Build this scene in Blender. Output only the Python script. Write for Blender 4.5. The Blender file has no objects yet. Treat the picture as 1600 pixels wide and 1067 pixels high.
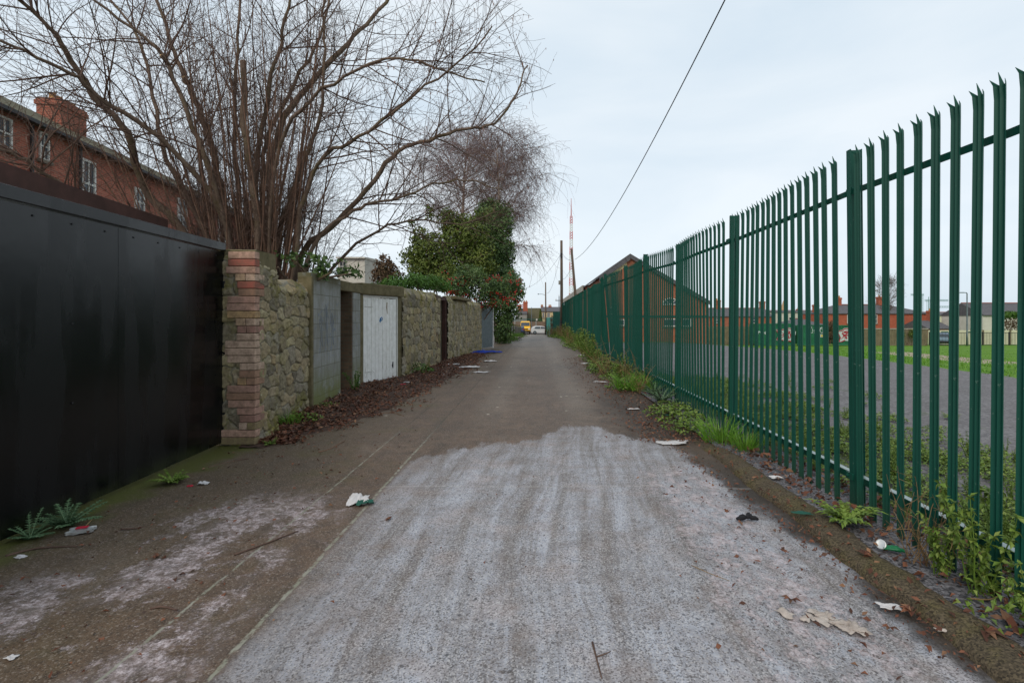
import bpy, math, random
import numpy as np
from mathutils import Vector, Matrix, noise as mnoise
random.seed(7); rng = np.random.default_rng(7)
C = bpy.context.scene.collection
SC = bpy.context.scene
R = math.radians

# ------------------------------------------------------------------ camera, sky, sun, exposure
CX, CY, F, H = 838.0, 497.0, 800.0, 1.6      # vanishing point, focal length (px of the 1600 frame), eye height
cam_d = bpy.data.cameras.new('camera'); cam = bpy.data.objects.new('camera', cam_d); C.objects.link(cam)
cam.location = (0, 0, H); cam.rotation_euler = (R(90), 0, 0)
cam_d.sensor_width = 36; cam_d.lens = 18.0
cam_d.shift_x = -(CX - 800) / 1600; cam_d.shift_y = -(533.5 - CY) / 1600
cam_d.clip_start = 0.05; cam_d.clip_end = 3000
SC.camera = cam
SUN_EL, SUN_ROT = R(38), R(205)
w = bpy.data.worlds.new('World'); SC.world = w; w.use_nodes = True
nt = w.node_tree; nt.nodes.clear()
out = nt.nodes.new('ShaderNodeOutputWorld'); bg = nt.nodes.new('ShaderNodeBackground'); bg.inputs[1].default_value = 0.1
sky = nt.nodes.new('ShaderNodeTexSky'); sky.sky_type = 'NISHITA'; sky.sun_disc = False
sky.sun_elevation = SUN_EL; sky.sun_rotation = SUN_ROT; sky.air_density = 1.0; sky.dust_density = 2.0
tc = nt.nodes.new('ShaderNodeTexCoord'); mp = nt.nodes.new('ShaderNodeMapping'); mp.inputs['Scale'].default_value = (1.0, 1.0, 3.2)
nz = nt.nodes.new('ShaderNodeTexNoise'); nz.inputs['Scale'].default_value = 1.7; nz.inputs['Detail'].default_value = 5; nz.inputs['Distortion'].default_value = 0.4
rp = nt.nodes.new('ShaderNodeValToRGB'); rp.color_ramp.elements[0].position = 0.33; rp.color_ramp.elements[1].position = 0.66
rp.color_ramp.elements[0].color = (0.545, 0.635, 0.71, 1); rp.color_ramp.elements[1].color = (0.685, 0.738, 0.777, 1)
mul = nt.nodes.new('ShaderNodeVectorMath'); mul.operation = 'SCALE'; mul.inputs['Scale'].default_value = 10.0
mx = nt.nodes.new('ShaderNodeMix'); mx.data_type = 'RGBA'; mx.inputs[0].default_value = 0.9
L = nt.links.new
L(tc.outputs['Generated'], mp.inputs[0]); L(mp.outputs[0], nz.inputs['Vector']); L(nz.outputs['Fac'], rp.inputs[0])
L(rp.outputs[0], mul.inputs[0]); L(sky.outputs[0], mx.inputs[6]); L(mul.outputs[0], mx.inputs[7])
L(mx.outputs[2], bg.inputs[0]); L(bg.outputs[0], out.inputs[0])
sd = bpy.data.lights.new('sun', 'SUN'); sun = bpy.data.objects.new('sun', sd); C.objects.link(sun)
sd.energy = 1.1; sd.angle = R(25); sd.color = (1.0, 0.90, 0.76)
az = SUN_ROT
sun.rotation_euler = Vector((-math.sin(az) * math.cos(SUN_EL), -math.cos(az) * math.cos(SUN_EL), -math.sin(SUN_EL))).to_track_quat('-Z', 'Y').to_euler()
SC.view_settings.view_transform = 'Standard'; SC.view_settings.look = 'None'
SC.view_settings.exposure = 0.42; SC.view_settings.gamma = 1.0

# ------------------------------------------------------------------ helpers
def s2l(v):
    v = v / 255.0
    return v / 12.92 if v <= 0.04045 else ((v + 0.055) / 1.055) ** 2.4
def c(r, g, b): return (s2l(r), s2l(g), s2l(b), 1.0)
def at(px, py, Y): return Vector(((px - CX) / F * Y, Y, H - (py - CY) / F * Y))
def sm(a, b, x):
    t = min(1, max(0, (x - a) / (b - a))); return t * t * (3 - 2 * t)
def alley_h(Y): return -1.3 * min(1, max(0, (Y - 40) / 50.0)) if Y > 40 else 0.0
def field_h(X, Y):
    r = 0.018 + 0.014 * sm(12, 22, X)
    return -max(0, min(Y, 62) - 12) * r
def gh(X, Y):
    t = sm(3.0, 5.0, X)
    return alley_h(Y) * (1 - t) + field_h(X, Y) * t

class NT:
    """small builder for a procedural material"""
    def __init__(s, name):
        s.m = bpy.data.materials.new(name); s.m.use_nodes = True; s.t = s.m.node_tree; s.t.nodes.clear()
        s.o = s.n('OutputMaterial'); s.b = s.n('BsdfPrincipled'); s.t.links.new(s.b.outputs[0], s.o.inputs[0])
        s.co = s.n('TexCoord').outputs['Object']
    def n(s, k): return s.t.nodes.new('ShaderNode' + k)
    def put(s, sock, v):
        if hasattr(v, 'is_output'): s.t.links.new(v, sock)
        elif v is not None: sock.default_value = v
    def map(s, scale=(1, 1, 1), rot=(0, 0, 0), vec=None):
        k = s.n('Mapping'); s.put(k.inputs[0], vec or s.co); k.inputs['Scale'].default_value = scale; k.inputs['Rotation'].default_value = rot; return k.outputs[0]
    def noise(s, scale=5, detail=4, rough=0.55, vec=None, dist=0.0, col=False):
        k = s.n('TexNoise'); s.put(k.inputs['Vector'], vec or s.co); k.inputs['Scale'].default_value = scale
        k.inputs['Detail'].default_value = detail; k.inputs['Roughness'].default_value = rough; k.inputs['Distortion'].default_value = dist
        return k.outputs['Color' if col else 'Fac']
    def voro(s, scale=5, feat='F1', vec=None, outp='Distance', rnd=1.0, dim='3D'):
        k = s.n('TexVoronoi'); k.voronoi_dimensions = dim; k.feature = feat; s.put(k.inputs['Vector'], vec or s.co); k.inputs['Scale'].default_value = scale; k.inputs['Randomness'].default_value = rnd
        return k.outputs[outp]
    def ramp(s, f, *st, interp='LINEAR'):
        k = s.n('ValToRGB'); s.put(k.inputs[0], f); cr = k.color_ramp; cr.interpolation = interp
        while len(cr.elements) < len(st): cr.elements.new(0.5)
        for e, (p, v) in zip(cr.elements, st):
            e.position = p; e.color = v if isinstance(v, tuple) else (v, v, v, 1)
        return k.outputs[0]
    def mix(s, f, a, b, mode='MIX'):
        k = s.n('Mix'); k.data_type = 'RGBA'; k.blend_type = mode; s.put(k.inputs[0], f); s.put(k.inputs[6], a); s.put(k.inputs[7], b); return k.outputs[2]
    def math(s, op, a, b=None, cl=False):
        k = s.n('Math'); k.operation = op; k.use_clamp = cl; s.put(k.inputs[0], a)
        if b is not None: s.put(k.inputs[1], b)
        return k.outputs[0]
    def step(s, x, a, b):
        k = s.n('MapRange'); k.interpolation_type = 'SMOOTHSTEP'; s.put(k.inputs[0], x); s.put(k.inputs[1], a); s.put(k.inputs[2], b); return k.outputs[0]
    def band(s, x, a, b, soft):
        return s.math('MULTIPLY', s.step(x, a - soft, a + soft), s.step(x, b + soft, b - soft))
    def xyz(s, vec=None):
        k = s.n('SeparateXYZ'); s.put(k.inputs[0], vec or s.co); return k.outputs
    def comb(s, x=0.0, y=0.0, z=0.0):
        k = s.n('CombineXYZ'); s.put(k.inputs[0], x); s.put(k.inputs[1], y); s.put(k.inputs[2], z); return k.outputs[0]
    def attr(s, name):
        k = s.n('Attribute'); k.attribute_name = name; return k.outputs['Fac']
    def bump(s, h, st=0.3, d=0.01, nrm=None):
        k = s.n('Bump'); k.inputs['Strength'].default_value = st; k.inputs['Distance'].default_value = d; s.put(k.inputs['Height'], h)
        if nrm is not None: s.put(k.inputs['Normal'], nrm)
        return k.outputs[0]
    def fin(s, col, rough=0.8, nrm=None, spec=0.4, metal=0.0, coat=None):
        s.put(s.b.inputs['Base Color'], col); s.put(s.b.inputs['Roughness'], rough); s.put(s.b.inputs['Normal'], nrm)
        s.b.inputs['Specular IOR Level'].default_value = spec; s.put(s.b.inputs['Metallic'], metal)
        return s.m
    def trans(s, wt):   # leaf-like translucency
        s.b.inputs['Transmission Weight'].default_value = 0.0
        s.b.inputs['Subsurface Weight'].default_value = wt; return s.m

_mc = {}
def simple(name, a, b=None, rough=0.75, scale=6.0, bump=0.15, spec=0.35, metal=0.0, stretch=(1, 1, 1)):
    if name in _mc: return _mc[name]
    t = NT(name); b = b or tuple(x * 0.72 for x in a[:3]) + (1,)
    v = t.map(stretch)
    n = t.noise(scale, 6, 0.6, v)
    col = t.mix(t.ramp(n, (0.32, 0.0), (0.68, 1.0)), a, b)
    _mc[name] = t.fin(col, rough, t.bump(t.noise(scale * 9, 3, 0.6, v), bump, 0.01), spec, metal); return _mc[name]
def varied(name, *cols, rough=0.7, spec=0.3, sss=0.0):
    """a colour per face / per piece, read from the 'rnd' attribute"""
    if name in _mc: return _mc[name]
    t = NT(name); k = len(cols)
    col = t.ramp(t.attr('rnd'), *[(i / (k - 1), cc) for i, cc in enumerate(cols)])
    col = t.mix(t.math('MULTIPLY', t.noise(40, 2), 0.35), col, tuple(x * 0.55 for x in cols[0][:3]) + (1,))
    m = t.fin(col, rough, None, spec)
    if sss: t.trans(sss)
    _mc[name] = m; return m

class MB:
    def __init__(s): s.v = []; s.f = []; s.r = []; s.n = 0
    def add(s, vs, fs, rnd=0.5):
        b = s.n; s.v.extend([tuple(p) for p in vs]); s.n += len(vs)
        s.f.extend([tuple(i + b for i in f) for f in fs]); s.r.extend([rnd] * len(fs)); return s
    def box(s, a, b, rnd=0.5, mtx=None):
        x0, y0, z0 = a; x1, y1, z1 = b
        vs = [Vector(p) for p in ((x0, y0, z0), (x1, y0, z0), (x1, y1, z0), (x0, y1, z0), (x0, y0, z1), (x1, y0, z1), (x1, y1, z1), (x0, y1, z1))]
        if mtx is not None: vs = [mtx @ p for p in vs]
        return s.add(vs, [(0, 3, 2, 1), (4, 5, 6, 7), (0, 1, 5, 4), (1, 2, 6, 5), (2, 3, 7, 6), (3, 0, 4, 7)], rnd)
    def prism(s, poly, lift, rnd=0.5):
        """poly: list of 3-D points (closed outline); lift: extrusion vector"""
        n = len(poly); lift = Vector(lift); p = [Vector(q) for q in poly]
        return s.add(p + [q + lift for q in p], [tuple(range(n - 1, -1, -1)), tuple(range(n, 2 * n))] + [(i, (i + 1) % n, n + (i + 1) % n, n + i) for i in range(n)], rnd)
    def tube(s, pts, rad, sides=5, rnd=0.5, cap=True):
        n = len(pts); vs = []; fs = []
        pts = [Vector(p) for p in pts]
        if not hasattr(rad, '__len__'): rad = [rad] * n
        prev = None
        for i in range(n):
            d = (pts[min(i + 1, n - 1)] - pts[max(i - 1, 0)])
            if d.length < 1e-9: d = Vector((0, 0, 1))
            d.normalize()
            if prev is None:
                u = d.cross(Vector((0.31, 0.2, 0.93))); u = u if u.length > 0.05 else d.cross(Vector((1, 0, 0)))
            else: u = prev - d * prev.dot(d)
            u.normalize(); prev = u; v = d.cross(u)
            for k in range(sides):
                a = 2 * math.pi * k / sides
                vs.append(pts[i] + (u * math.cos(a) + v * math.sin(a)) * rad[i])
        for i in range(n - 1):
            for k in range(sides):
                k2 = (k + 1) % sides
                fs.append((i * sides + k, i * sides + k2, (i + 1) * sides + k2, (i + 1) * sides + k))
        if cap:
            fs.append(tuple(range(sides - 1, -1, -1))); fs.append(tuple((n - 1) * sides + k for k in range(sides)))
        return s.add(vs, fs, rnd)
    def cyl(s, p, q, r0, r1=None, sides=12, rnd=0.5): return s.tube([p, q], [r0, r0 if r1 is None else r1], sides, rnd)
    def lathe(s, prof, o=(0, 0, 0), sides=14, rnd=0.5):
        o = Vector(o); n = len(prof); vs = []; fs = []
        for r, z in prof:
            for k in range(sides):
                a = 2 * math.pi * k / sides; vs.append(o + Vector((r * math.cos(a), r * math.sin(a), z)))
        for i in range(n - 1):
            for k in range(sides): fs.append((i * sides + k, i * sides + (k + 1) % sides, (i + 1) * sides + (k + 1) % sides, (i + 1) * sides + k))
        fs.append(tuple(range(sides - 1, -1, -1))); fs.append(tuple((n - 1) * sides + k for k in range(sides)))
        return s.add(vs, fs, rnd)
    def leaf(s, p, d, nrm, L_, W, rnd, fold=0.25):
        """one folded pointed leaf"""
        side = d.cross(nrm); side = side.normalized() if side.length > 1e-4 else Vector((1, 0, 0))
        up = side.cross(d)
        a = p; b = p + d * L_ * 0.45 + side * W * 0.5 + up * W * fold; t = p + d * L_ - up * L_ * 0.12; e = p + d * L_ * 0.45 - side * W * 0.5 + up * W * fold
        m = p + d * L_ * 0.5
        return s.add([a, b, t, e, m], [(0, 1, 4), (1, 2, 4), (2, 3, 4), (3, 0, 4)], rnd)
    def build(s, name, mat, parent=None, smooth=False, bevel=0.0):
        me = bpy.data.meshes.new(name); me.from_pydata(s.v, [], s.f); me.validate(); me.update()
        if len(me.polygons) == len(s.r):
            at_ = me.attributes.new('rnd', 'FLOAT', 'FACE'); at_.data.foreach_set('value', np.array(s.r, dtype=np.float32))
        me.materials.append(mat)
        if smooth: me.polygons.foreach_set('use_smooth', [True] * len(me.polygons))
        o = bpy.data.objects.new(name, me); C.objects.link(o)
        if parent is not None: o.parent = parent
        if bevel:
            b = o.modifiers.new('bevel', 'BEVEL'); b.width = bevel; b.segments = 2; b.limit_method = 'ANGLE'; b.angle_limit = R(40)
        return o
def tag(o, label=None, cat=None, group=None, kind=None):
    if label: o['label'] = label
    if cat: o['category'] = cat
    if group: o['group'] = group
    if kind: o['kind'] = kind
    return o
def empty(name, loc=(0, 0, 0), rz=0.0, **k):
    o = bpy.data.objects.new(name, None); C.objects.link(o); o.location = loc; o.rotation_euler = (0, 0, rz); o.empty_display_size = 0.1
    return tag(o, **k)
def copy_tree(o, parent=None):
    q = o.copy(); C.objects.link(q)
    if parent is not None: q.parent = parent
    for ch in list(o.children): copy_tree(ch, q)
    return q
def rv():
    while True:
        v = Vector((random.uniform(-1, 1), random.uniform(-1, 1), random.uniform(-1, 1)))
        if 0.02 < v.length < 1: return v.normalized()
def U(a, b): return random.uniform(a, b)

# ------------------------------------------------------------------ materials
M = {}
def road_mat():
    t = NT('alley_concrete'); X, Y, Z = t.xyz()
    nA = t.noise(1.3, 6, 0.6); nB = t.noise(7, 6, 0.65); nC = t.noise(38, 5, 0.65); nF = t.noise(170, 3, 0.6)
    # brown, damp concrete, turning to grey asphalt down the lane
    brown = t.mix(t.ramp(nA, (0.3, 0.0), (0.7, 1.0)), c(116, 94, 77), c(88, 70, 56))
    brown = t.mix(t.math('MULTIPLY', t.ramp(nB, (0.42, 0.0), (0.62, 1.0)), 0.55), brown, c(62, 53, 46))
    brown = t.mix(t.math('MULTIPLY', t.step(X, -1.7, -2.9), 0.5), brown, t.mix(nB, c(74, 63, 43), c(98, 84, 58)))
    grey = t.mix(t.ramp(nB, (0.3, 0.0), (0.75, 1.0)), c(120, 109, 98), c(90, 81, 73))
    gm = t.math('MULTIPLY', t.step(Y, 12.0, 34.0), t.step(X, -2.3, -1.6))
    base = t.mix(gm, brown, grey)
    trk = t.math('MULTIPLY', t.math('MAXIMUM', t.band(t.math('ADD', X, t.math('MULTIPLY', nA, 0.3)), -0.85, -0.35, 0.18), t.band(t.math('ADD', X, t.math('MULTIPLY', nA, 0.3)), 0.65, 1.15, 0.18)), t.step(Y, 6.5, 10.0))
    base = t.mix(t.math('MULTIPLY', trk, 0.4), base, c(128, 118, 107))
    lf = t.noise(0.55, 6, 0.7, t.map((1.6, 0.6, 1))); base = t.mix(t.ramp(lf, (0.50, 0.0), (0.64, 0.5)), base, c(66, 57, 49)); base = t.mix(t.ramp(lf, (0.30, 0.35), (0.44, 0.0)), base, c(136, 125, 113))
    ck = t.math('ABSOLUTE', t.math('SUBTRACT', t.noise(0.9, 7, 0.65), 0.5)); base = t.mix(t.math('MULTIPLY', t.step(ck, 0.006, 0.002), t.math('MULTIPLY', t.step(Y, 6.5, 8), 0.55)), base, c(42, 37, 33))
    # fine grit
    base = t.mix(t.math('MULTIPLY', t.ramp(nF, (0.52, 0.0), (0.72, 1.0)), 0.5), base, c(138, 130, 122))
    base = t.mix(t.math('MULTIPLY', t.ramp(nF, (0.28, 1.0), (0.46, 0.0)), 0.55), base, c(40, 36, 33))
    fgc = t.xyz(t.voro(120, 'F1', None, 'Color'))
    base = t.mix(t.math('MULTIPLY', t.step(fgc[0], 0.84, 0.9), 0.55), base, c(150, 138, 126)); base = t.mix(t.math('MULTIPLY', t.step(fgc[1], 0.2, 0.12), 0.5), base, c(44, 38, 34))
    # pale spill with a ragged far edge
    fc = t.n('FloatCurve'); cv = fc.mapping.curves[0]
    pts = [(-1.6, 5.5), (-1.3, 5.9), (-1.0, 6.3), (-.6, 6.55), (-.3, 6.7), (.1, 6.95), (.28, 7.4), (.6, 7.62), (.95, 7.5), (1.3, 6.85), (1.7, 6.7), (2.1, 6.2), (2.4, 5.4)]
    cv.points[0].location = (0, pts[0][1] / 10); cv.points[1].location = (1, pts[-1][1] / 10)
    for x, y in pts[1:-1]: cv.points.new((x + 1.6) / 4.0, y / 10)
    fc.mapping.update()
    t.put(fc.inputs['Value'], t.math('DIVIDE', t.math('ADD', X, 1.6), 4.0))
    edge = t.math('MULTIPLY', fc.outputs[0], 10.0)
    wob = t.math('MULTIPLY', t.math('SUBTRACT', t.noise(2.6, 6, 0.7), 0.5), 0.9)
    d = t.math('ADD', t.math('SUBTRACT', edge, Y), wob)
    fing = t.math('MULTIPLY', t.math('SUBTRACT', t.noise(1.0, 5, 0.7, t.comb(t.math('MULTIPLY', X, 6.5), t.math('MULTIPLY', Y, 0.8), 0.0)), 0.5), 1.3)
    d = t.math('ADD', d, t.math('ADD', fing, t.math('MULTIPLY', t.math('SUBTRACT', nC, 0.5), 0.5)))
    m = t.step(d, -0.05, 0.16)
    deep = t.step(d, 0.0, 1.6)
    kx = t.math('ADD', X, t.math('MULTIPLY', t.math('SUBTRACT', t.noise(1.6, 4, 0.6), 0.5), 0.55))
    rb = t.step(t.math('ADD', kx, t.math('ADD', t.math('MULTIPLY', t.math('MAXIMUM', t.math('SUBTRACT', Y, 3.3), 0.0), 0.10), t.math('MULTIPLY', t.math('SUBTRACT', nC, 0.5), 0.2))), 2.12, 1.98)
    lb = t.step(t.math('ADD', X, t.math('MULTIPLY', t.math('SUBTRACT', nB, 0.5), 0.06)), -1.46, -1.38)
    m = t.math('MULTIPLY', t.math('MULTIPLY', m, rb), lb)
    thin = t.math('MULTIPLY', t.step(t.math('ADD', X, t.math('MULTIPLY', Y, 0.07)), -1.5, -0.35), 1.0)
    # wheel streaks running along the lane, gently curved
    sx = t.math('ADD', t.math('ADD', X, t.math('MULTIPLY', t.math('SINE', t.math('MULTIPLY', Y, 0.55)), 0.2)), t.math('MULTIPLY', t.noise(0.45, 1, 0.4), 0.35))
    sv = t.comb(t.math('MULTIPLY', sx, 5.4), t.math('MULTIPLY', Y, 0.36), 0.0)
    st = t.noise(1.0, 6, 0.66, sv, 0.0); st2 = t.noise(3.6, 4, 0.6, sv, 0.0)
    pale = t.mix(t.ramp(st, (0.36, 0.0), (0.60, 1.0)), c(124, 120, 119), c(174, 177, 187))
    pale = t.mix(t.math('MULTIPLY', t.ramp(st2, (0.48, 0.0), (0.74, 1.0)), 0.28), pale, c(112, 103, 97))
    pale = t.mix(t.math('MULTIPLY', t.ramp(t.noise(2.4, 5, 0.6), (0.5, 0.0), (0.7, 1.0)), 0.5), pale, c(166, 147, 139))
    pale = t.mix(t.ramp(nC, (0.52, 0.0), (0.72, 0.55)), pale, c(192, 192, 196))
    pale = t.mix(t.ramp(t.noise(30, 5, 0.7, t.comb(t.math('MULTIPLY', sx, 0.62), t.math('MULTIPLY', Y, 0.022), 0.0)), (0.56, 0.0), (0.68, 0.5)), pale, c(106, 97, 92))
    for xa, xb, yy, wd in ((-0.35, 0.18, 2.0, .035), (-0.22, 0.17, 2.0, .02), (0.42, 0.15, 2.2, .04), (0.60, 0.16, 2.2, .02), (-0.75, -0.12, 2.4, .03)):
        q = t.math('SUBTRACT', X, t.math('ADD', xa, t.math('MULTIPLY', t.math('POWER', t.math('ABSOLUTE', t.math('SUBTRACT', Y, yy)), 1.5), xb * .42)))
        q = t.math('ABSOLUTE', t.math('ADD', q, t.math('MULTIPLY', t.math('SUBTRACT', nB, 0.5), 0.05)))
        pale = t.mix(t.math('MULTIPLY', t.math('MULTIPLY', t.step(q, wd * 1.6, wd * .4), t.ramp(nC, (0.38, 0.1), (0.6, 1.0))), 0.5), pale, c(112, 102, 97))
    # exposed aggregate: dark chips, more of them where the film is thin
    wv = t.n('VectorMath'); wv.operation = 'MULTIPLY_ADD'; t.put(wv.inputs[0], t.noise(55, 3, 0.6, None, 0.0, True)); wv.inputs[1].default_value = (0.016, 0.016, 0.0); t.put(wv.inputs[2], t.map((1, 0.8, 1))); wv = wv.outputs[0]
    vd = t.voro(74, 'F1', wv); vc = t.voro(74, 'F1', wv, 'Color')
    sel = t.step(t.math('ADD', t.xyz(vc)[0], t.math('MULTIPLY', t.math('SUBTRACT', t.noise(1.1, 3), 0.5), 1.3)), 0.50, 0.56)
    chips = t.math('MULTIPLY', t.step(t.math('SUBTRACT', vd, t.math('MULTIPLY', t.xyz(vc)[2], 0.28)), 0.20, 0.08), sel)
    vd2 = t.voro(31, 'F1', wv); vc2 = t.voro(31, 'F1', wv, 'Color')
    big = t.math('MULTIPLY', t.step(t.math('SUBTRACT', vd2, t.math('MULTIPLY', t.xyz(vc2)[2], 0.22)), 0.16, 0.06), t.step(t.xyz(vc2)[1], 0.80, 0.84))
    pale = t.mix(t.math('MULTIPLY', chips, 0.62), pale, c(70, 68, 70))
    pale = t.mix(t.math('MULTIPLY', big, 0.7), pale, c(58, 60, 66))
    gc = t.xyz(t.voro(135, 'F1', None, 'Color')); gsel = t.math('ADD', gc[0], t.math('MULTIPLY', t.math('SUBTRACT', t.noise(1.3, 3), 0.5), 0.7))
    pale = t.mix(t.math('MULTIPLY', t.step(gsel, 0.27, 0.20), 0.62), pale, c(74, 70, 70))
    pale = t.mix(t.math('MULTIPLY', t.step(gc[1], 0.76, 0.82), 0.5), pale, c(206, 202, 202))
    blot = t.ramp(t.noise(3.4, 8, 0.72), (0.32, 0.5), (0.54, 1.0))
    amt = t.math('MULTIPLY', t.math('MULTIPLY', m, blot), t.math('ADD', t.math('ADD', 0.26, t.math('MULTIPLY', deep, 0.24)), t.math('MULTIPLY', thin, 0.46)))
    col = t.mix(amt, base, pale)
    # dark damp dirt beyond the spill on the right
    dirt = t.math('MULTIPLY', t.math('MULTIPLY', t.step(t.math('ADD', X, t.math('MULTIPLY', t.math('SUBTRACT', nA, 0.5), 1.6)), 0.8, 1.6), t.step(Y, 5.8, 7.0)), t.step(Y, 15.0, 9.0))
    dirt = t.math('MULTIPLY', dirt, t.math('SUBTRACT', 1.0, m))
    col = t.mix(t.math('MULTIPLY', dirt, 0.8), col, t.mix(nC, c(48, 39, 33), c(66, 55, 47)))
    wet = t.math('MULTIPLY', t.band(t.math('ADD', kx, t.math('MULTIPLY', t.math('MAXIMUM', t.math('SUBTRACT', Y, 3.3), 0.0), 0.10)), 1.96, 2.4, 0.06), t.math('MULTIPLY', t.step(Y, 6.6, 5.0), 0.75))
    col = t.mix(wet, col, c(50, 46, 43))
    # flaking pinkish crusts to the left and to the right
    fl = t.math('ADD', t.math('MULTIPLY', t.noise(7.0, 10, 0.74, t.map((1, 0.8, 1)), 0.35), 0.72), t.math('MULTIPLY', t.noise(46, 6, 0.75), 0.28))
    env = t.math('MULTIPLY', t.band(t.math('ADD', X, t.math('MULTIPLY', t.math('SUBTRACT', nA, 0.5), 0.8)), -3.1, -1.55, 0.3), t.band(Y, 2.0, 4.6, 0.5))
    big_env = t.ramp(t.noise(1.5, 3, 0.5, t.map((1, 0.65, 1), (0, 0, 0.25))), (0.42, 0.0), (0.58, 1.0))
    fm = t.math('MULTIPLY', t.step(t.math('ADD', fl, t.math('MULTIPLY', t.math('MULTIPLY', env, big_env), 0.16)), 0.555, 0.615), env)
    fm = t.math('MULTIPLY', fm, t.ramp(t.noise(12, 8, 0.75), (0.40, 0.12), (0.56, 1.0)))
    env2 = t.math('MULTIPLY', t.band(t.math('ADD', X, t.math('MULTIPLY', t.math('SUBTRACT', nA, 0.5), 0.5)), 0.95, 1.85, 0.25), t.band(Y, 2.1, 5.6, 0.5))
    fm2 = t.math('MULTIPLY', t.step(t.math('ADD', fl, t.math('MULTIPLY', env2, 0.1)), 0.585, 0.635), env2)
    crust = t.mix(t.ramp(t.noise(24, 8, 0.75), (0.38, 0.0), (0.6, 1.0)), c(150, 128, 124), c(214, 202, 206))
    film = t.math('MULTIPLY', t.math('MULTIPLY', env, big_env), 0.42)
    film = t.math('MULTIPLY', film, t.ramp(t.noise(5, 7, 0.7), (0.38, 0.0), (0.62, 1.0)))
    col = t.mix(film, col, c(134, 128, 130))
    col = t.mix(t.math('MULTIPLY', t.math('MULTIPLY', fm, t.ramp(t.noise(75, 5, 0.75), (0.4, 0.25), (0.55, 1.0))), 0.85), col, crust); col = t.mix(t.math('MULTIPLY', t.math('MULTIPLY', fm2, t.ramp(t.noise(75, 5, 0.75), (0.4, 0.2), (0.55, 1.0))), 0.75), col, crust)
    br = t.math('MULTIPLY', t.step(t.noise(21, 9, 0.75), 0.58, 0.63), t.math('MAXIMUM', env, env2))
    col = t.mix(t.math('MULTIPLY', br, 0.8), col, c(64, 46, 40))
    # moss by the gate
    mo = t.math('MULTIPLY', t.step(t.math('ADD', X, t.math('MULTIPLY', t.math('SUBTRACT', t.noise(3, 5), 0.5), 0.9)), -3.35, -3.75), t.step(Y, 9, 7))
    col = t.mix(t.math('MULTIPLY', mo, 0.8), col, t.mix(nC, c(58, 66, 22), c(92, 98, 34)))
    mo2 = t.math('MULTIPLY', t.math('MULTIPLY', t.band(X, -3.3, -1.6, 0.4), t.step(t.noise(1.2, 5, 0.6), 0.5, 0.65)), 0.3)
    col = t.mix(mo2, col, c(84, 80, 42))
    # joints
    jw = t.math('MULTIPLY', t.math('SUBTRACT', t.noise(3.2, 7, 0.75), 0.5), 0.055)
    for x0, wd in ((1.45, 0.010), (1.925, 0.007)):
        dd = t.math('ABSOLUTE', t.math('ADD', t.math('ADD', X, x0), jw))
        g = t.math('MULTIPLY', t.step(dd, wd * 1.7, wd * 0.7), t.step(t.noise(11, 6, 0.75), 0.40, 0.55))
        near = t.step(Y, 8.2, 5.8)
        col = t.mix(t.math('MULTIPLY', g, 0.8), col, t.mix(near, c(48, 46, 36), t.mix(t.noise(5, 3), c(122, 128, 102), c(176, 172, 164))))
    for y0, pale_j in ((4.87, 1), (10.7, 0), (16.4, 0), (24.0, 0)):
        dd = t.math('ABSOLUTE', t.math('ADD', t.math('SUBTRACT', Y, y0), t.math('MULTIPLY', jw, 1.2)))
        g = t.math('MULTIPLY', t.step(dd, 0.028, 0.010), t.math('MULTIPLY', t.step(t.noise(9, 4, 0.7), 0.35, 0.5), t.step(X, -1.47, -1.43)))
        col = t.mix(t.math('MULTIPLY', g, 0.22 if pale_j else 0.65), col, c(190, 184, 180) if pale_j else c(44, 40, 37))
    # scattered paper crumbs trodden into the lane
    vs_ = t.voro(3.0, 'F1', t.map((1, 0.6, 1)), 'Distance', dim='2D'); vk = t.xyz(t.voro(3.0, 'F1', t.map((1, 0.6, 1)), 'Color', dim='2D'))[2]
    cr = t.math('MULTIPLY', t.math('MULTIPLY', t.step(t.math('ADD', vs_, t.math('MULTIPLY', t.noise(17, 5, 0.8), 0.42)), 0.30, 0.27), t.math('MULTIPLY', t.step(vk, 0.55, 0.6), t.step(t.noise(0.8, 3, 0.6), 0.52, 0.60))), t.math('MULTIPLY', t.step(Y, 7.4, 9), t.step(X, 1.2, 0.6)))
    col = t.mix(t.math('MULTIPLY', cr, 0.8), col, c(190, 180, 168))
    rough = t.math('ADD', 0.62, t.math('MULTIPLY', amt, 0.22))
    hgt = t.math('ADD', t.math('MULTIPLY', nC, 0.6), t.math('ADD', t.math('MULTIPLY', nF, 0.5), t.math('MULTIPLY', t.math('MAXIMUM', fm, fm2), 1.3)))
    return t.fin(col, rough, t.bump(hgt, 0.5, 0.008), 0.35)
M['road'] = road_mat()

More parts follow.
